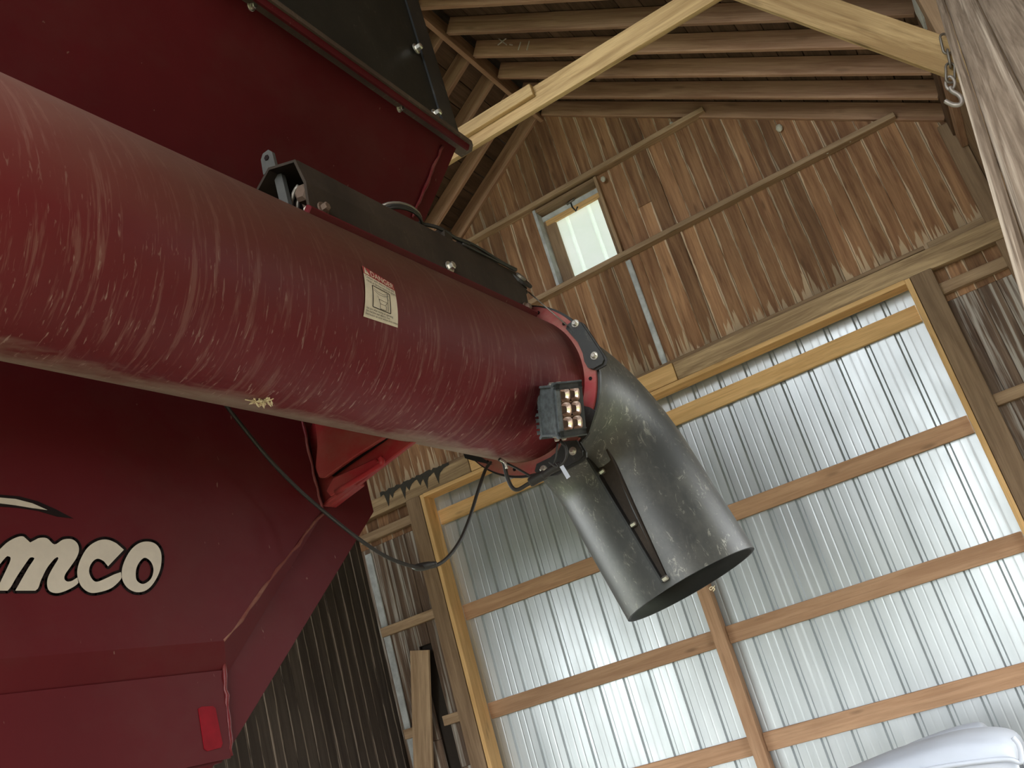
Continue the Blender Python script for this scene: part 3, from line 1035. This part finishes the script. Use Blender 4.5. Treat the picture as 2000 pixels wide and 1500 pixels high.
def letter(name, outer, holes=(), ow=13.0):
    """one decal letter: cream face over a dark outline band"""
    lay = bpy.data.meshes.new(name)
    bm = bmesh.new()
    loops = [smooth_loop(outer)] + [smooth_loop(h) for h in holes]
    edges = []
    for lp in loops:
        vs = [bm.verts.new(q(p, .0025)) for p in lp]
        for k in range(len(vs)):
            edges.append(bm.edges.new((vs[k], vs[(k + 1) % len(vs)])))
    bmesh.ops.triangle_fill(bm, use_beauty=True, use_dissolve=False, edges=edges, normal=(1, 0, 0))
    bmesh.ops.recalc_face_normals(bm, faces=bm.faces)
    bm.to_mesh(lay)
    bm.free()
    lay.materials.append(M_CREAM)
    o = link(bpy.data.objects.new(name, lay), logo_panel)
    vs, fs = [], []
    for lp in loops:
        n_ = len(lp)
        for k in range(n_):
            a, b = V((*lp[k], 0)), V((*lp[(k + 1) % n_], 0))
            d = (b - a)
            if d.length < 1e-6:
                continue
            d.normalize()
            s = V((-d.y, d.x, 0)) * ow
            base = len(vs)
            vs.extend(q(p[:2], .001) for p in (a - s, b - s, b + s, a + s))
            fs.append((base, base + 1, base + 2, base + 3))
            base = len(vs)
            vs.extend(q((a.x + ow * math.cos(t * PI / 5), a.y + ow * math.sin(t * PI / 5)), .001) for t in range(10))
            fs.append(tuple(range(base, base + 10)))
    mesh_obj('letter_outline', vs, fs, M_INK, logo_panel)
    return o


letter('letter_o', [(765, 315), (810, 325), (838, 360), (845, 410), (835, 470), (805, 530), (765, 570), (715, 580), (670, 560), (642, 520), (637, 470), (650, 420), (680, 365), (720, 328)],
       [[(760, 400), (790, 422), (803, 465), (788, 512), (750, 537), (718, 522), (710, 490), (715, 450), (735, 415)]], 15)
letter('letter_c', [(648, 358), (610, 325), (560, 305), (510, 312), (460, 345), (425, 400), (405, 460), (408, 510), (430, 555), (470, 582), (520, 580), (580, 560), (622, 525), (636, 500), (632, 475), (600, 486), (560, 505), (510, 525), (485, 515), (467, 480), (470, 445), (490, 415), (515, 405), (545, 420), (565, 445)], (), 15)
letter('letter_m', [(-30, 385), (0, 355), (40, 318), (90, 292), (125, 290), (158, 320), (200, 298), (245, 298), (285, 330), (330, 305), (375, 303), (405, 325), (413, 360), (400, 400), (370, 445), (342, 485), (337, 510), (352, 524), (378, 520), (405, 503), (410, 530), (380, 555), (330, 578), (290, 585), (257, 572), (246, 540), (252, 500), (275, 455), (300, 415), (306, 402), (300, 396), (285, 405), (245, 455), (215, 515), (185, 572), (80, 572), (115, 510), (150, 450), (178, 408), (176, 400), (164, 398), (148, 410), (90, 495), (40, 572), (-20, 572), (15, 500), (50, 425), (55, 400), (45, 393), (30, 398), (-20, 460), (-90, 572), (-190, 572), (-100, 470)], (), 15)
letter('letter_e', [(-205, 330), (-150, 345), (-140, 400), (-190, 450), (-290, 470), (-290, 510), (-240, 525), (-160, 490), (-150, 520), (-220, 575), (-310, 585), (-370, 550), (-380, 480), (-350, 400), (-290, 345)], [[(-230, 380), (-205, 385), (-215, 410), (-270, 430), (-262, 400)]], 15)
letter('letter_d', [(-640, 180), (-520, 175), (-440, 220), (-410, 310), (-430, 430), (-500, 530), (-600, 580), (-740, 580), (-700, 420), (-670, 280)], [[(-560, 250), (-510, 290), (-510, 390), (-560, 470), (-620, 500), (-590, 370)]], 15)
for nm, mt, dx, pts in (('swoosh_outline', M_INK, .001, [(-700, 150), (-450, 92), (-200, 66), (0, 70), (100, 78), (200, 105), (290, 145), (385, 195), (300, 185), (200, 155), (100, 140), (0, 132), (-200, 128), (-450, 140)]),
                        ('swoosh', M_CREAM, .0025, [(-600, 134), (-400, 98), (-200, 80), (0, 85), (80, 92), (170, 115), (248, 150), (170, 140), (80, 125), (0, 115), (-200, 112), (-400, 122)])):
    prism(nm, [q(p, dx) for p in pts], (1, 0, 0), .0005, mt, logo_panel)

# ------------------------------------------------------------------ auger tube
A0 = V((-1.401, .0686, 1.1369 + H))
AD = V((.0332, .9993, -.0194)).normalized()
E1 = AD.cross(V((0, 0, 1))).normalized()
E2 = E1.cross(AD)
RT = 0.25
TE = 2.77


def TP(t, ang, r=RT):
    a = math.radians(ang)
    return A0 + AD * t + (E1 * math.cos(a) + E2 * math.sin(a)) * r


SEG = 72
vs, fs = [], []
ts = [-1.55, TE]
prf = [(-1.55, RT), (TE, RT), (TE, RT - .012), (-1.55, RT - .012)]
for t, r in prf:
    for k in range(SEG):
        a = 2 * PI * k / SEG
        vs.append(V((r * math.cos(a), r * math.sin(a), t)))
for j in range(4):
    j2 = (j + 1) % 4
    for k in range(SEG):
        k2 = (k + 1) % SEG
        fs.append((j * SEG + k, j * SEG + k2, j2 * SEG + k2, j2 * SEG + k))
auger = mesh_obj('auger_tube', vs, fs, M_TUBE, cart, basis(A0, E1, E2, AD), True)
for p in auger.data.polygons:
    p.use_smooth = p.index < SEG or 2 * SEG <= p.index < 3 * SEG


def ring_obj(name, t0, t1, r0, r1, mat, parent, seg=64):
    vs, fs = [], []
    for t, r in ((t0, r0), (t0, r1), (t1, r1), (t1, r0)):
        for k in range(seg):
            vs.append(TP(t, 360 * k / seg, r))
    for j in range(4):
        j2 = (j + 1) % 4
        for k in range(seg):
            k2 = (k + 1) % seg
            fs.append((j * seg + k, j * seg + k2, j2 * seg + k2, j2 * seg + k))
    return mesh_obj(name, vs, fs, mat, parent)


ring_obj('end_flange', TE - .012, TE, RT, .292, M_PINK, auger)
ring_obj('end_cap', -1.56, -1.55, 0.0, .29, M_RED, auger)
for a in range(8, 368, 24):
    o = bolt('bolt_hole', TP(TE - .0125, a, .272), -AD, .007, .001, M_INK, auger, False)
# fold hinge plates under the flange (dark), and black clamp plates bolted on it
FC = A0 + AD * (TE - .014)


def FP(px, py, lift=0.0):
    return PN(px, py, FC - AD * lift, AD)


def plate(name, pix, thick, mat, lift=0.0):
    o = prism(name, [FP(a, b, lift) for a, b in pix], -AD, thick, mat, auger, 0)
    return o


for pix, bl in (([(1105, 642), (1108, 634), (1119, 626), (1128, 626), (1134, 630), (1176, 693), (1179, 702), (1176, 710), (1158, 720), (1148, 718), (1141, 706), (1138, 690), (1128, 668)], ((1124, 632), (1161, 695))),
                ([(1100, 862), (1126, 860), (1138, 880), (1138, 890), (1132, 897), (1080, 925), (1052, 930), (1044, 920), (1048, 906), (1075, 893), (1090, 880)], ((1119, 881), (1062, 917)))):
    pix2 = [(a + (a - 1135) * .0 + 7, b + 3) for a, b in pix]
    plate('clamp_plate', pix, .010, M_BLACK, .014)
    plate('rubber_backing', pix2, .008, M_WIRE, .004)
    for b in bl:
        bolt('bolt', FP(*b, .014), -AD, .009, .014, M_ZINC, auger)
# small dark tab on the underside of the flange
plate('hinge_tab', [(905, 886), (940, 893), (962, 908), (925, 900), (908, 895)], .02, M_BLACK, .0)

# black hat-section cover along the top of the tube
hat = [(.178, .176), (.185, .26), (.168, .335), (.084, .362), (.030, .325), (-.055, .245)]
T_A, T_B = 1.60, 2.632


def HP(t, p):
    return A0 + AD * t + E1 * p[0] + E2 * p[1]


rows = []
for t, lift in ((T_A + .0, 0), (T_A + .05, 0), (T_B, 0)):
    rows.append([HP(t, p) for p in hat])
cover = grid_obj('drive_cover', rows, M_BOX, auger, False, .008)
prism('cover_end_plate', [HP(T_A + .12, p) for p in hat], -AD, .008, M_INK, cover)
prism('cover_far_plate', [HP(T_B - .005, p) for p in hat], AD, .008, M_BOX, cover)
board('base_rail', TP(T_A - .02, 42.5, RT + .006), TP(T_B + .02, 42.5, RT + .006), E1 * .7 + E2 * .7, .022, .02, M_RED, cover)
prism('cover_patch', [HP(T_A + .01, (.170, .340)), HP(T_A + .16, (.170, .340)), HP(T_A + .17, (.184, .278)), HP(T_A + .06, (.189, .262))], E1, .004, M_BOX, cover)
tab = [(.06, .36), (.062, .405), (.072, .418), (.092, .418), (.102, .405), (.104, .36)]
prism('lifting_tab', [HP(T_A + .004, p) for p in tab], -AD, .010, M_TAB, cover)
bolt('tab_hole', HP(T_A + .003, (.083, .398)), -AD, .008, .002, M_INK, cover, False)
prism('strap', [HP(T_A + .03, p) for p in ((.070, .362), (.096, .355), (.100, .20), (.074, .20))], -AD, .014, M_TAB, cover)
for t in (.0, .02):
    tube('spring_coil', [HP(T_A + .06 + t, (.125 + .045 * math.cos(a), .255 + .062 * math.sin(a))) for a in [PI * .55 + k * PI * .9 / 10 for k in range(11)]], .006, M_CHAIN, cover, 6)
bolt('shaft_nut', HP(T_A + .085, (.145, .268)), -AD, .026, .06, M_RUST, cover, True)
bolt('bolt', HP(T_A + .045, (.186, .20)), E1, .012, .018, M_RUST, cover)
bolt('bolt', HP(T_A + .58, (.186, .205)), E1, .012, .018, M_ZINC, cover)
bolt('bolt', HP(T_B - .03, (.186, .185)), E1, .012, .018, M_RUST, cover)
prism('shim', [HP(T_A + .01, p) for p in ((.155, .205), (.177, .21), (.177, .178), (.16, .19))], -AD, .004, M_CREAM, cover)
# cable gear lying on the cover
for k in range(3):
    tube('cable_loop', catmull([HP(T_A + .50 + .09 * math.cos(a), (.11 + .05 * math.sin(a), .372 + .008 * k + .012 * math.sin(a))) for a in [2 * PI * j / 12 for j in range(12)]], 2), .005, M_CHAIN if k == 2 else M_WIRE, cover, 6)
tube('latch_rod', catmull([HP(T_A + .55, (.12, .385)), HP(T_A + .62, (.16, .372)), HP(T_A + .70, (.165, .36)), HP(T_A + .78, (.165, .365))], 5), .006, M_WIRE, cover, 6)
prism('latch_block', [HP(T_A + .64, p) for p in ((.13, .345), (.165, .335), (.170, .37), (.135, .38))], -AD, .04, M_BOX, cover)
prism('top_bracket', [HP(T_A + .74, (.10, .362)), HP(T_A + .74, (.165, .345)), HP(T_A + .94, (.165, .345)), HP(T_A + .94, (.10, .362))], E2, -.022, M_BOX, cover)
tube('cable', catmull([HP(T_A + .70, (.15, .375)), HP(T_A + .80, (.165, .372)), HP(T_A + .95, (.172, .352)), HP(T_B + .0, (.178, .345))], 5), .005, M_WIRE, cover, 6)
tube('cable', catmull([HP(T_A + .72, (.175, .34)), HP(T_A + .9, (.178, .338)), HP(T_B - .02, (.186, .33))], 5), .004, M_WIRE, cover, 6)
pc = HP(T_B + .02, (.165, .315))
pa = (E1 * .85 + E2 * .45).normalized()
for k, (rr, hh, of) in enumerate(((.050, .008, -.012), (.040, .016, -.004), (.050, .008, .012), (.02, .02, .02))):
    prism('pulley', [pc + pa * of + (AD * math.cos(2 * PI * j / 20) + pa.cross(AD) * math.sin(2 * PI * j / 20)) * rr for j in range(20)], pa, hh, M_WIRE if k < 3 else M_CHAIN, cover)
tube('thin_cable', [pc + AD * .05 - E2 * .03, FP(1108, 636, .03)], .0025, M_CHAIN, auger, 5)

# warning sticker wrapped on the tube
def cyl_hit(px, py, R=RT):
    r = ray(px, py)
    o = EYE - A0
    od, rd = o - AD * o.dot(AD), r - AD * r.dot(AD)
    a, b, c = rd.dot(rd), 2 * od.dot(rd), od.dot(od) - R * R
    s = (-b - math.sqrt(b * b - 4 * a * c)) / (2 * a)
    p = o + r * s
    return p.dot(AD), math.degrees(math.atan2(p.dot(E2), p.dot(E1)))


cTL, cTR, cBR, cBL = (cyl_hit(*p) for p in ((706, 519), (767, 556), (776, 640), (709, 618)))


def stick(uu, vv, lift):
    """uu,vv in 0..1 on the sticker (vv down)"""
    t = (cTL[0] * (1 - uu) + cTR[0] * uu) * (1 - vv) + (cBL[0] * (1 - uu) + cBR[0] * uu) * vv
    a = (cTL[1] * (1 - uu) + cTR[1] * uu) * (1 - vv) + (cBL[1] * (1 - uu) + cBR[1] * uu) * vv
    return TP(t, a, RT + lift)


def stick_patch(name, u0, u1, v0, v1, lift, mat, parent, n=10):
    return grid_obj(name, [[stick(u0 + (u1 - u0) * i / 3, v0 + (v1 - v0) * j / n, lift) for i in range(4)] for j in range(n + 1)], mat, parent)


sticker = stick_patch('warning_sticker', 0, 1, 0, 1, .0012, M_STICK, auger, 16)
stick_patch('red_band', .0, 1, .0, .16, .0016, M_STRED, sticker, 4)
ASP = 0.66          # sticker width / height


def text_on_sticker(body, u0, v_base, size, width, mat, lift=.0030):
    cu = bpy.data.curves.new('print', 'FONT')
    cu.body = body
    cu.size = 1.0
    to = bpy.data.objects.new('print', cu)
    C.objects.link(to)
    bpy.context.view_layer.update()
    me = bpy.data.meshes.new_from_object(to.evaluated_get(bpy.context.evaluated_depsgraph_get()))
    bpy.data.objects.remove(to)
    xs = [v.co.x for v in me.vertices]
    x0, x1 = min(xs), max(xs)
    vs = [stick(u0 + (v.co.x - x0) / (x1 - x0) * width, v_base - v.co.y * size, lift) for v in me.vertices]
    fs = [tuple(p.vertices) for p in me.polygons]
    bpy.data.meshes.remove(me)
    return mesh_obj('print', vs, fs, mat, sticker)


text_on_sticker('DANGER', .22, .145, .165, .74, M_STICK)
mesh_obj('print', [stick(.03, .145, .0022), stick(.19, .145, .0022), stick(.06, .01, .0022)], [(0, 1, 2)], M_STICK, sticker)
mesh_obj('print', [stick(.085, .11, .003), stick(.105, .11, .003), stick(.082, .045, .003), stick(.07, .045, .003)], [(0, 1, 2, 3)], M_INK, sticker)
text_on_sticker('Contact with electric lines will', .03, .235, .075, .90, M_INK)
text_on_sticker('result in Serious injury or death.', .05, .305, .075, .93, M_INK)
text_on_sticker('Use care when moving or operating', .03, .835, .062, .80, M_INK)
text_on_sticker('this machine near electric lines.', .03, .89, .062, .72, M_INK)
text_on_sticker('Electrocution can occur without direct contact', .03, .945, .062, .95, M_INK)


def stroke(pts, w, mat=M_INK):
    for a, b in zip(pts[:-1], pts[1:]):
        d = V((b[0] - a[0], (b[1] - a[1]), 0))
        if d.length < 1e-6:
            continue
        d.normalize()
        s = V((-d.y, d.x, 0)) * w
        nn2 = 10
        rows = [[stick(a[0] + (b[0] - a[0]) * k / nn2 + e * s.x, a[1] + (b[1] - a[1]) * k / nn2 + e * s.y * ASP, .0026) for e in (-1, 1)] for k in range(nn2 + 1)]
        grid_obj('print', rows, mat, sticker)


stroke([(.22, .335), (.76, .335), (.76, .76), (.22, .76), (.22, .335)], .012)
stroke([(.26, .38), (.40, .42), (.56, .42), (.72, .36)], .005)
stroke([(.26, .41), (.40, .465), (.56, .46), (.72, .40)], .005)
stroke([(.68, .36), (.68, .74)], .008)
stroke([(.40, .56), (.66, .56), (.60, .64), (.44, .64), (.40, .56)], .006)
stroke([(.44, .64), (.44, .74), (.62, .74), (.62, .64)], .006)
stroke([(.36, .50), (.42, .58)], .004)
stroke([(.64, .44), (.72, .50)], .004)

# saddle bracket between cart and tube
yb = 2.20


def BY(px, py, y):
    return PY(px, py, y)


prism('saddle_plate', [BY(612, 800, yb), BY(690, 800, yb), BY(757, 850, yb), BY(690, 893, yb), BY(634, 933, yb), BY(622, 933, yb), BY(615, 914, yb), BY(619, 870, yb)], (0, -1, 0), .016, M_RED2, cart, .003)
yb2 = 2.25
prism('saddle_back', [BY(601, 845, yb2), BY(612, 820, yb2), BY(700, 840, yb2), BY(808, 862, yb2), BY(725, 925, yb2), BY(642, 990, yb2), BY(634, 985, yb2), BY(615, 920, yb2)], (0, -1, 0), .02, M_RED2, cart, .003)
prism('saddle_arm', [BY(650, 933, yb2 - .03), BY(732, 895, yb2 - .03), BY(737, 903, yb2 - .03), BY(732, 910, yb2 - .03), BY(645, 970, yb2 - .03), BY(636, 960, yb2 - .03)], (0, -1, 0), .03, M_RED2, cart, .003)
tube('saddle_rod', catmull([BY(656, 962, yb2 - .045), BY(735, 913, yb2 - .045), BY(746, 902, yb2 - .045), BY(742, 894, yb2 - .045)], 5), .009, M_RED2, cart, 8)
board('saddle_foot', BY(642, 988, yb2 + .01), BY(700, 944, yb2 + .01), (0, 1, 0), .06, .012, M_RED2, cart)
prism('saddle_pad', [BY(700, 842, yb2 - .02), BY(770, 842, yb2 - .02), BY(752, 858, yb2 - .02), BY(655, 925, yb2 - .02), BY(648, 930, yb2 - .02), BY(690, 893, yb2 - .02)], (0, -1, 0), .01, M_INK, cart)

# ------------------------------------------------------------------ spout
MC = PY(1350, 1143, 3.36)
CORN = A0 + AD * 3.26
sd = (MC - CORN).normalized()
s0 = A0 + AD * (TE + .002)
RB = 0.34
ang = math.acos(max(-1, min(1, AD.dot(sd))))
tl = RB * math.tan(ang / 2)
path = [s0, s0 + AD * .02]
b0, b1 = CORN - AD * tl, CORN + sd * tl
for k in range(15):
    # circular arc as a slerp between the tangents
    a = ang * k / 14
    nn_ = (sd - AD * AD.dot(sd)).normalized()
    path.append(b0 + AD * (RB * math.sin(a)) + nn_ * (RB * (1 - math.cos(a))))
for k in range(1, 7):
    path.append(b1.lerp(MC, k / 6))
if (path[2] - path[1]).dot(AD) < .005:
    path.pop(1)
RS = 0.258
rings = sweep_rings(path, [RS + .012] + [RS] * (len(path) - 1), 56, E1)
spout = grid_obj('discharge_spout', rings, M_SPOUT, cart, True, 0, True)
inner = sweep_rings(path, RS - .012, 56, E1)
# lining and rim
n_ = len(rings)
vs = [v for r in inner for v in r] + list(rings[-1])
fs = []
for i in range(n_ - 1):
    for j in range(56):
        j2 = (j + 1) % 56
        fs.append((i * 56 + j, i * 56 + j2, (i + 1) * 56 + j2, (i + 1) * 56 + j))
for j in range(56):
    j2 = (j + 1) % 56
    fs.append(((n_ - 1) * 56 + j, (n_ - 1) * 56 + j2, n_ * 56 + j2, n_ * 56 + j))
mesh_obj('spout_lining', vs, fs, M_SPIN, spout, None, True)
rows = [[c + (p - c) * f for p in ring] for ring, c, f in ((rings[0], path[0], 1.0), (rings[0], path[0], 1.11))]
rows = [[p for p in rows[0]], [p for p in rows[1]], [p + AD * .012 for p in rows[1]], [p + AD * .012 for p in rows[0]]]
grid_obj('spout_collar', rows, M_BLACK, spout, False, 0, True)

# seam down the camera side of the spout: two flanges and bolts
def spout_pt(px, py, lift=0.0):
    """the pixel's point on the straight leg of the spout"""
    r = ray(px, py)
    o = EYE - MC
    od, rd = o - sd * o.dot(sd), r - sd * r.dot(sd)
    a, b, c = rd.dot(rd), 2 * od.dot(rd), od.dot(od) - (RS + lift) ** 2
    s = (-b - math.sqrt(max(0, b * b - 4 * a * c))) / (2 * a)
    return EYE + r * s


def spout_normal(p):
    v = p - MC
    return (v - sd * v.dot(sd)).normalized()


q1 = spout_pt(1297, 1138)
nq = spout_normal(q1)
ll = (MC - b1).length + .10
top = q1 - sd * ll
side = sd.cross(nq)
prism('seam_flange', [q1 - nq * .01, q1 + nq * .03, top + nq * .055, top - nq * .02], side, .007, M_BLACK, spout)
off = side * (.014 if side.dot(CR) > 0 else -.014)
prism('seam_flange', [q1 - nq * .01 + off, q1 + nq * .012 + off, top + nq * .02 + off * 5.3, top - nq * .03 + off * 5.3], side, .006, M_BOX, spout)
band = []
for f_, lo_, hi_ in ((0, .0, .016), (.5, .0, .034), (1.0, .0, .075)):
    for e_ in (lo_, hi_):
        pb = q1.lerp(top, f_) + off.normalized() * e_
        band.append(MC + sd * (pb - MC).dot(sd) + spout_normal(pb) * (RS + .008))
mesh_obj('seam_gap', band, [(0, 1, 3, 2), (2, 3, 5, 4)], M_BOX, spout)
for px, py in ((1163, 931), (1230, 1029), (1297, 1131)):
    s_ = (spout_pt(px, py, .02) - q1).dot(sd)
    bolt('bolt', q1 + sd * s_ + nq * .022 + off * .6, off.normalized(), .009, .02, M_ZINC, spout, False)
# straw wisps caught on the rim
rim = PY(1385, 1150, 3.2)
tube('straw_wisp', catmull([rim, rim + V((.01, 0, .004)), rim + V((.018, 0, -.006)), rim + V((.01, 0, -.012))], 4), .002, M_STRAW, spout, 5)
tube('straw_wisp', catmull([rim, rim + V((.006, 0, -.006)), rim + V((.022, 0, .004))], 4), .0015, M_STRAW, spout, 5)

# ------------------------------------------------------------------ work light
t_, a_ = cyl_hit(1095, 800)
Lc = TP(t_ - .02, a_, RT + .19)
Lc = EYE + ray(1096, 800) * ((Lc - EYE).dot(CF) / FPX)
lu = (-CD - CR * .10).normalized()
ln = (-CF * .80 + CR * .60)
ln = (ln - lu * ln.dot(lu)).normalized()
lr = lu.cross(ln).normalized()
LW, LH, LD = .098, .155, .085


def LP(x_, y_, z_):          # right, up, out of the lens
    return Lc + lr * x_ + lu * y_ + ln * z_


def lbox(name, x0, x1, y0, y1, z0, z1, mat, parent, bev=.004):
    bm = bmesh.new()
    bmesh.ops.create_cube(bm, size=1)
    for v in bm.verts:
        v.co = LP((x0 if v.co.x < 0 else x1), (y0 if v.co.y < 0 else y1), (z0 if v.co.z < 0 else z1))
    if bev:
        bmesh.ops.bevel(bm, geom=bm.edges[:], offset=bev, segments=2, affect='EDGES')
    bmesh.ops.recalc_face_normals(bm, faces=bm.faces)
    me = bpy.data.meshes.new(name)
    bm.to_mesh(me)
    bm.free()
    me.materials.append(mat)
    return link(bpy.data.objects.new(name, me), parent)


lamp = lbox('work_light', -LW / 2, LW / 2, -LH / 2, LH / 2, -LD / 2, LD / 2 - .006, M_ALU, cart, .007)
lbox('lens_recess', -LW / 2 + .010, LW / 2 - .010, -LH / 2 + .012, LH / 2 - .012, LD / 2 - .012, LD / 2 - .005, M_LPLATE, lamp, .002)
for a, b, c_, d_ in ((-LW / 2, LW / 2, LH / 2 - .014, LH / 2), (-LW / 2, LW / 2, -LH / 2, -LH / 2 + .014), (-LW / 2, -LW / 2 + .010, -LH / 2, LH / 2), (LW / 2 - .010, LW / 2, -LH / 2, LH / 2)):
    lbox('bezel', a, b, c_, d_, LD / 2 - .010, LD / 2 + .004, M_ALU if a < 0 and b < 0 else M_BLACK, lamp, .003)
for k in range(8):
    y0 = -LH / 2 + .012 + k * (LH - .024) / 7.0
    lbox('cooling_fin', -LW / 2 + .002, LW / 2 - .002, y0 - .0042, y0 + .0042, -LD / 2 - .024, -LD / 2 + .004, M_ALU, lamp, .002)
for r_ in range(3):
    for c_ in range(2):
        cx, cy = (-.0185 + c_ * .038), (LH / 2 - .034) - r_ * .0435
        rows = []
        for rr, zz in ((.0215, LD / 2 - .001), (.014, LD / 2 - .006), (.008, LD / 2 - .016), (.001, LD / 2 - .018)):
            rows.append([LP(cx + (abs(math.cos(t)) ** .6 * math.copysign(1, math.cos(t))) * rr * .9, cy + (abs(math.sin(t)) ** .6 * math.copysign(1, math.sin(t))) * rr, zz + .006) for t in [2 * PI * j / 16 for j in range(16)]])
        grid_obj('reflector_cup', rows, M_LENS, lamp, True, 0, True)
    for sg in (-1, 1):
        lbox('reflector_rib', -.036, .036, LH / 2 - .034 - r_ * .0435 + sg * .0205 - .001, LH / 2 - .034 - r_ * .0435 + sg * .0205 + .001, LD / 2 - .004, LD / 2 + .002, M_LENS, lamp, 0)
for k in (-.018, .010):
    bolt('bolt', LP(k - .01, -LH / 2, 0), -lu, .008, .016, M_ZINC, lamp)
    bolt('bolt', LP(k - .01, LH / 2, 0), lu, .008, .008, M_ZINC, lamp)
lbox('mount_bracket', -.03, .03, -LH / 2 - .006, -LH / 2, -.05, .02, M_ALU, lamp, .002)
# black mounting wing to the right of the lamp, clamped on the flange
plate('mount_wing', [(1128, 790), (1150, 795), (1163, 803), (1150, 845), (1140, 858), (1122, 850)], .012, M_BLACK, .02)

# ------------------------------------------------------------------ cables
def cab(name, pix, y0, y1, r, mat=M_WIRE, n=6):
    m_ = len(pix) - 1
    return tube(name, catmull([PY(a, b, y0 + (y1 - y0) * k / m_) for k, (a, b) in enumerate(pix)], n), r, mat, auger, 7)


cab('wiring_cable', [(430, 775), (450, 803), (520, 890), (570, 943), (622, 990), (700, 1052), (760, 1090), (818, 1108), (860, 1100), (893, 1065), (915, 1018), (935, 955), (948, 918), (958, 903)], 1.75, 2.72, .0055)
ysp = 1.75 + .97 * 7.3 / 13
tube('cable_splice', catmull([PY(806, 1108, ysp), PY(818, 1108, ysp), PY(838, 1104, ysp), PY(852, 1100, ysp)], 4), [.005, .007, .009, .0105, .011, .0115, .012, .0115, .011, .009, .008, .007, .005], M_WIRE, auger, 8)
cab('lamp_cable', [(975, 897), (984, 905), (990, 930), (1000, 952), (1012, 956), (1030, 946), (1042, 940)], 2.66, 2.66, .0065)
cab('connector', [(1036, 942), (1050, 934), (1064, 927)], 2.65, 2.65, .016, M_WIRE, 3)
cab('connector', [(1060, 930), (1078, 917), (1096, 908)], 2.64, 2.64, .012, M_WIRE, 3)
cab('lamp_cable', [(1090, 911), (1099, 905), (1106, 890), (1104, 872), (1095, 862)], 2.62, 2.62, .005)
cab('lamp_cable', [(1082, 905), (1086, 890), (1089, 865)], 2.62, 2.62, .003)
cab('lamp_cable', [(985, 903), (1010, 915), (1045, 935)], 2.68, 2.66, .004)
cab('cable_clip', [(978, 898), (986, 903), (990, 915)], 2.645, 2.645, .005, M_ZINC)
cab('zip_tie', [(1072, 902), (1082, 910), (1090, 912), (1084, 904)], 2.61, 2.61, .003)
prism('cable_tag', [PY(1093, 912, 2.60), PY(1100, 908, 2.60), PY(1114, 931, 2.60), PY(1107, 936, 2.60)], -CF, .001, M_WHITE, auger)
# dry seed head stuck to the underside of the tube
sh = tag(empty('seed_head', TP(*cyl_hit(515, 785), RT)), 'dry yellow grass seed head stuck under the auger tube', 'seed head')
gp = [(478, 797), (492, 793), (505, 788), (520, 780), (533, 774)]
c3 = [TP(*cyl_hit(a, min(b, 780 + (a - 500) * .2)), RT + .006) for a, b in gp]
tube('stem', catmull(c3, 4), .0015, M_STRAW, sh, 5)
rs = random.Random(9)
for k in range(34):
    f = rs.uniform(.35, 1)
    i_ = min(3, int(f * 4))
    p = c3[i_].lerp(c3[i_ + 1], f * 4 - i_)
    dv = V((rs.uniform(-1, 1), rs.uniform(-1, 1), rs.uniform(-1, 1))).normalized()
    a, b = p, p + dv * .016
    mid = (a + b) / 2
    w1 = dv.orthogonal().normalized() * .003
    w2 = dv.cross(w1).normalized() * .003
    mesh_obj('grain', [a, b, mid + w1, mid - w1, mid + w2, mid - w2], [(0, 2, 4), (0, 4, 3), (0, 3, 5), (0, 5, 2), (1, 4, 2), (1, 3, 4), (1, 5, 3), (1, 2, 5)], M_STRAW, sh)

# ------------------------------------------------------------------ white shell at the lower right
YS = 5.6
shell = tag(empty('moulded_shell', (-.7, YS + .4, 0)), 'smooth white moulded shell with a rolled rim standing before the metal door', 'shell')


def shell_part(name, pix_top, y, depth, drop, mat, sag=.05):
    """a padded body hanging below its traced top edge, rounded over in depth"""
    top = catmull([PY(a, b, y) for a, b in pix_top], 6)
    rows = []
    prof_ = [(0.0, -drop), (0.0, -.12), (.012, -.06), (.04, -.022), (.10, -.004), (depth / 2, 0), (depth - .10, -.004), (depth - .04, -.022), (depth - .012, -.06), (depth, -.12), (depth, -drop)]
    for p in top:
        rows.append([V((p.x, p.y - depth / 2 + a - .05 + .05, max(0.02, p.z + b) if b > -drop else .02)) for a, b in prof_])
    return grid_obj(name, rows, mat, shell, True)


shell_part('shell_body', [(1560, 1540), (1640, 1512), (1680, 1496), (1730, 1476), (1790, 1457), (1850, 1440), (1900, 1432), (1940, 1431), (1970, 1437), (1986, 1450), (1993, 1475), (1992, 1490), (1985, 1497)], YS, .7, 1, M_WHITE)
shell_part('shell_back', [(1740, 1472), (1780, 1450), (1830, 1431), (1870, 1418), (1905, 1411), (1920, 1414), (1932, 1427), (1938, 1445)], YS + .62, .3, 1, M_WHITE)
tube('rolled_rim', catmull([PY(a, b, YS - .36) for a, b in ((1560, 1560), (1700, 1523), (1800, 1505), (1880, 1492), (1950, 1484), (1976, 1484), (1992, 1489), (1995, 1478), (1990, 1455), (1978, 1440))], 6), .012, M_WHITE, shell, 8)
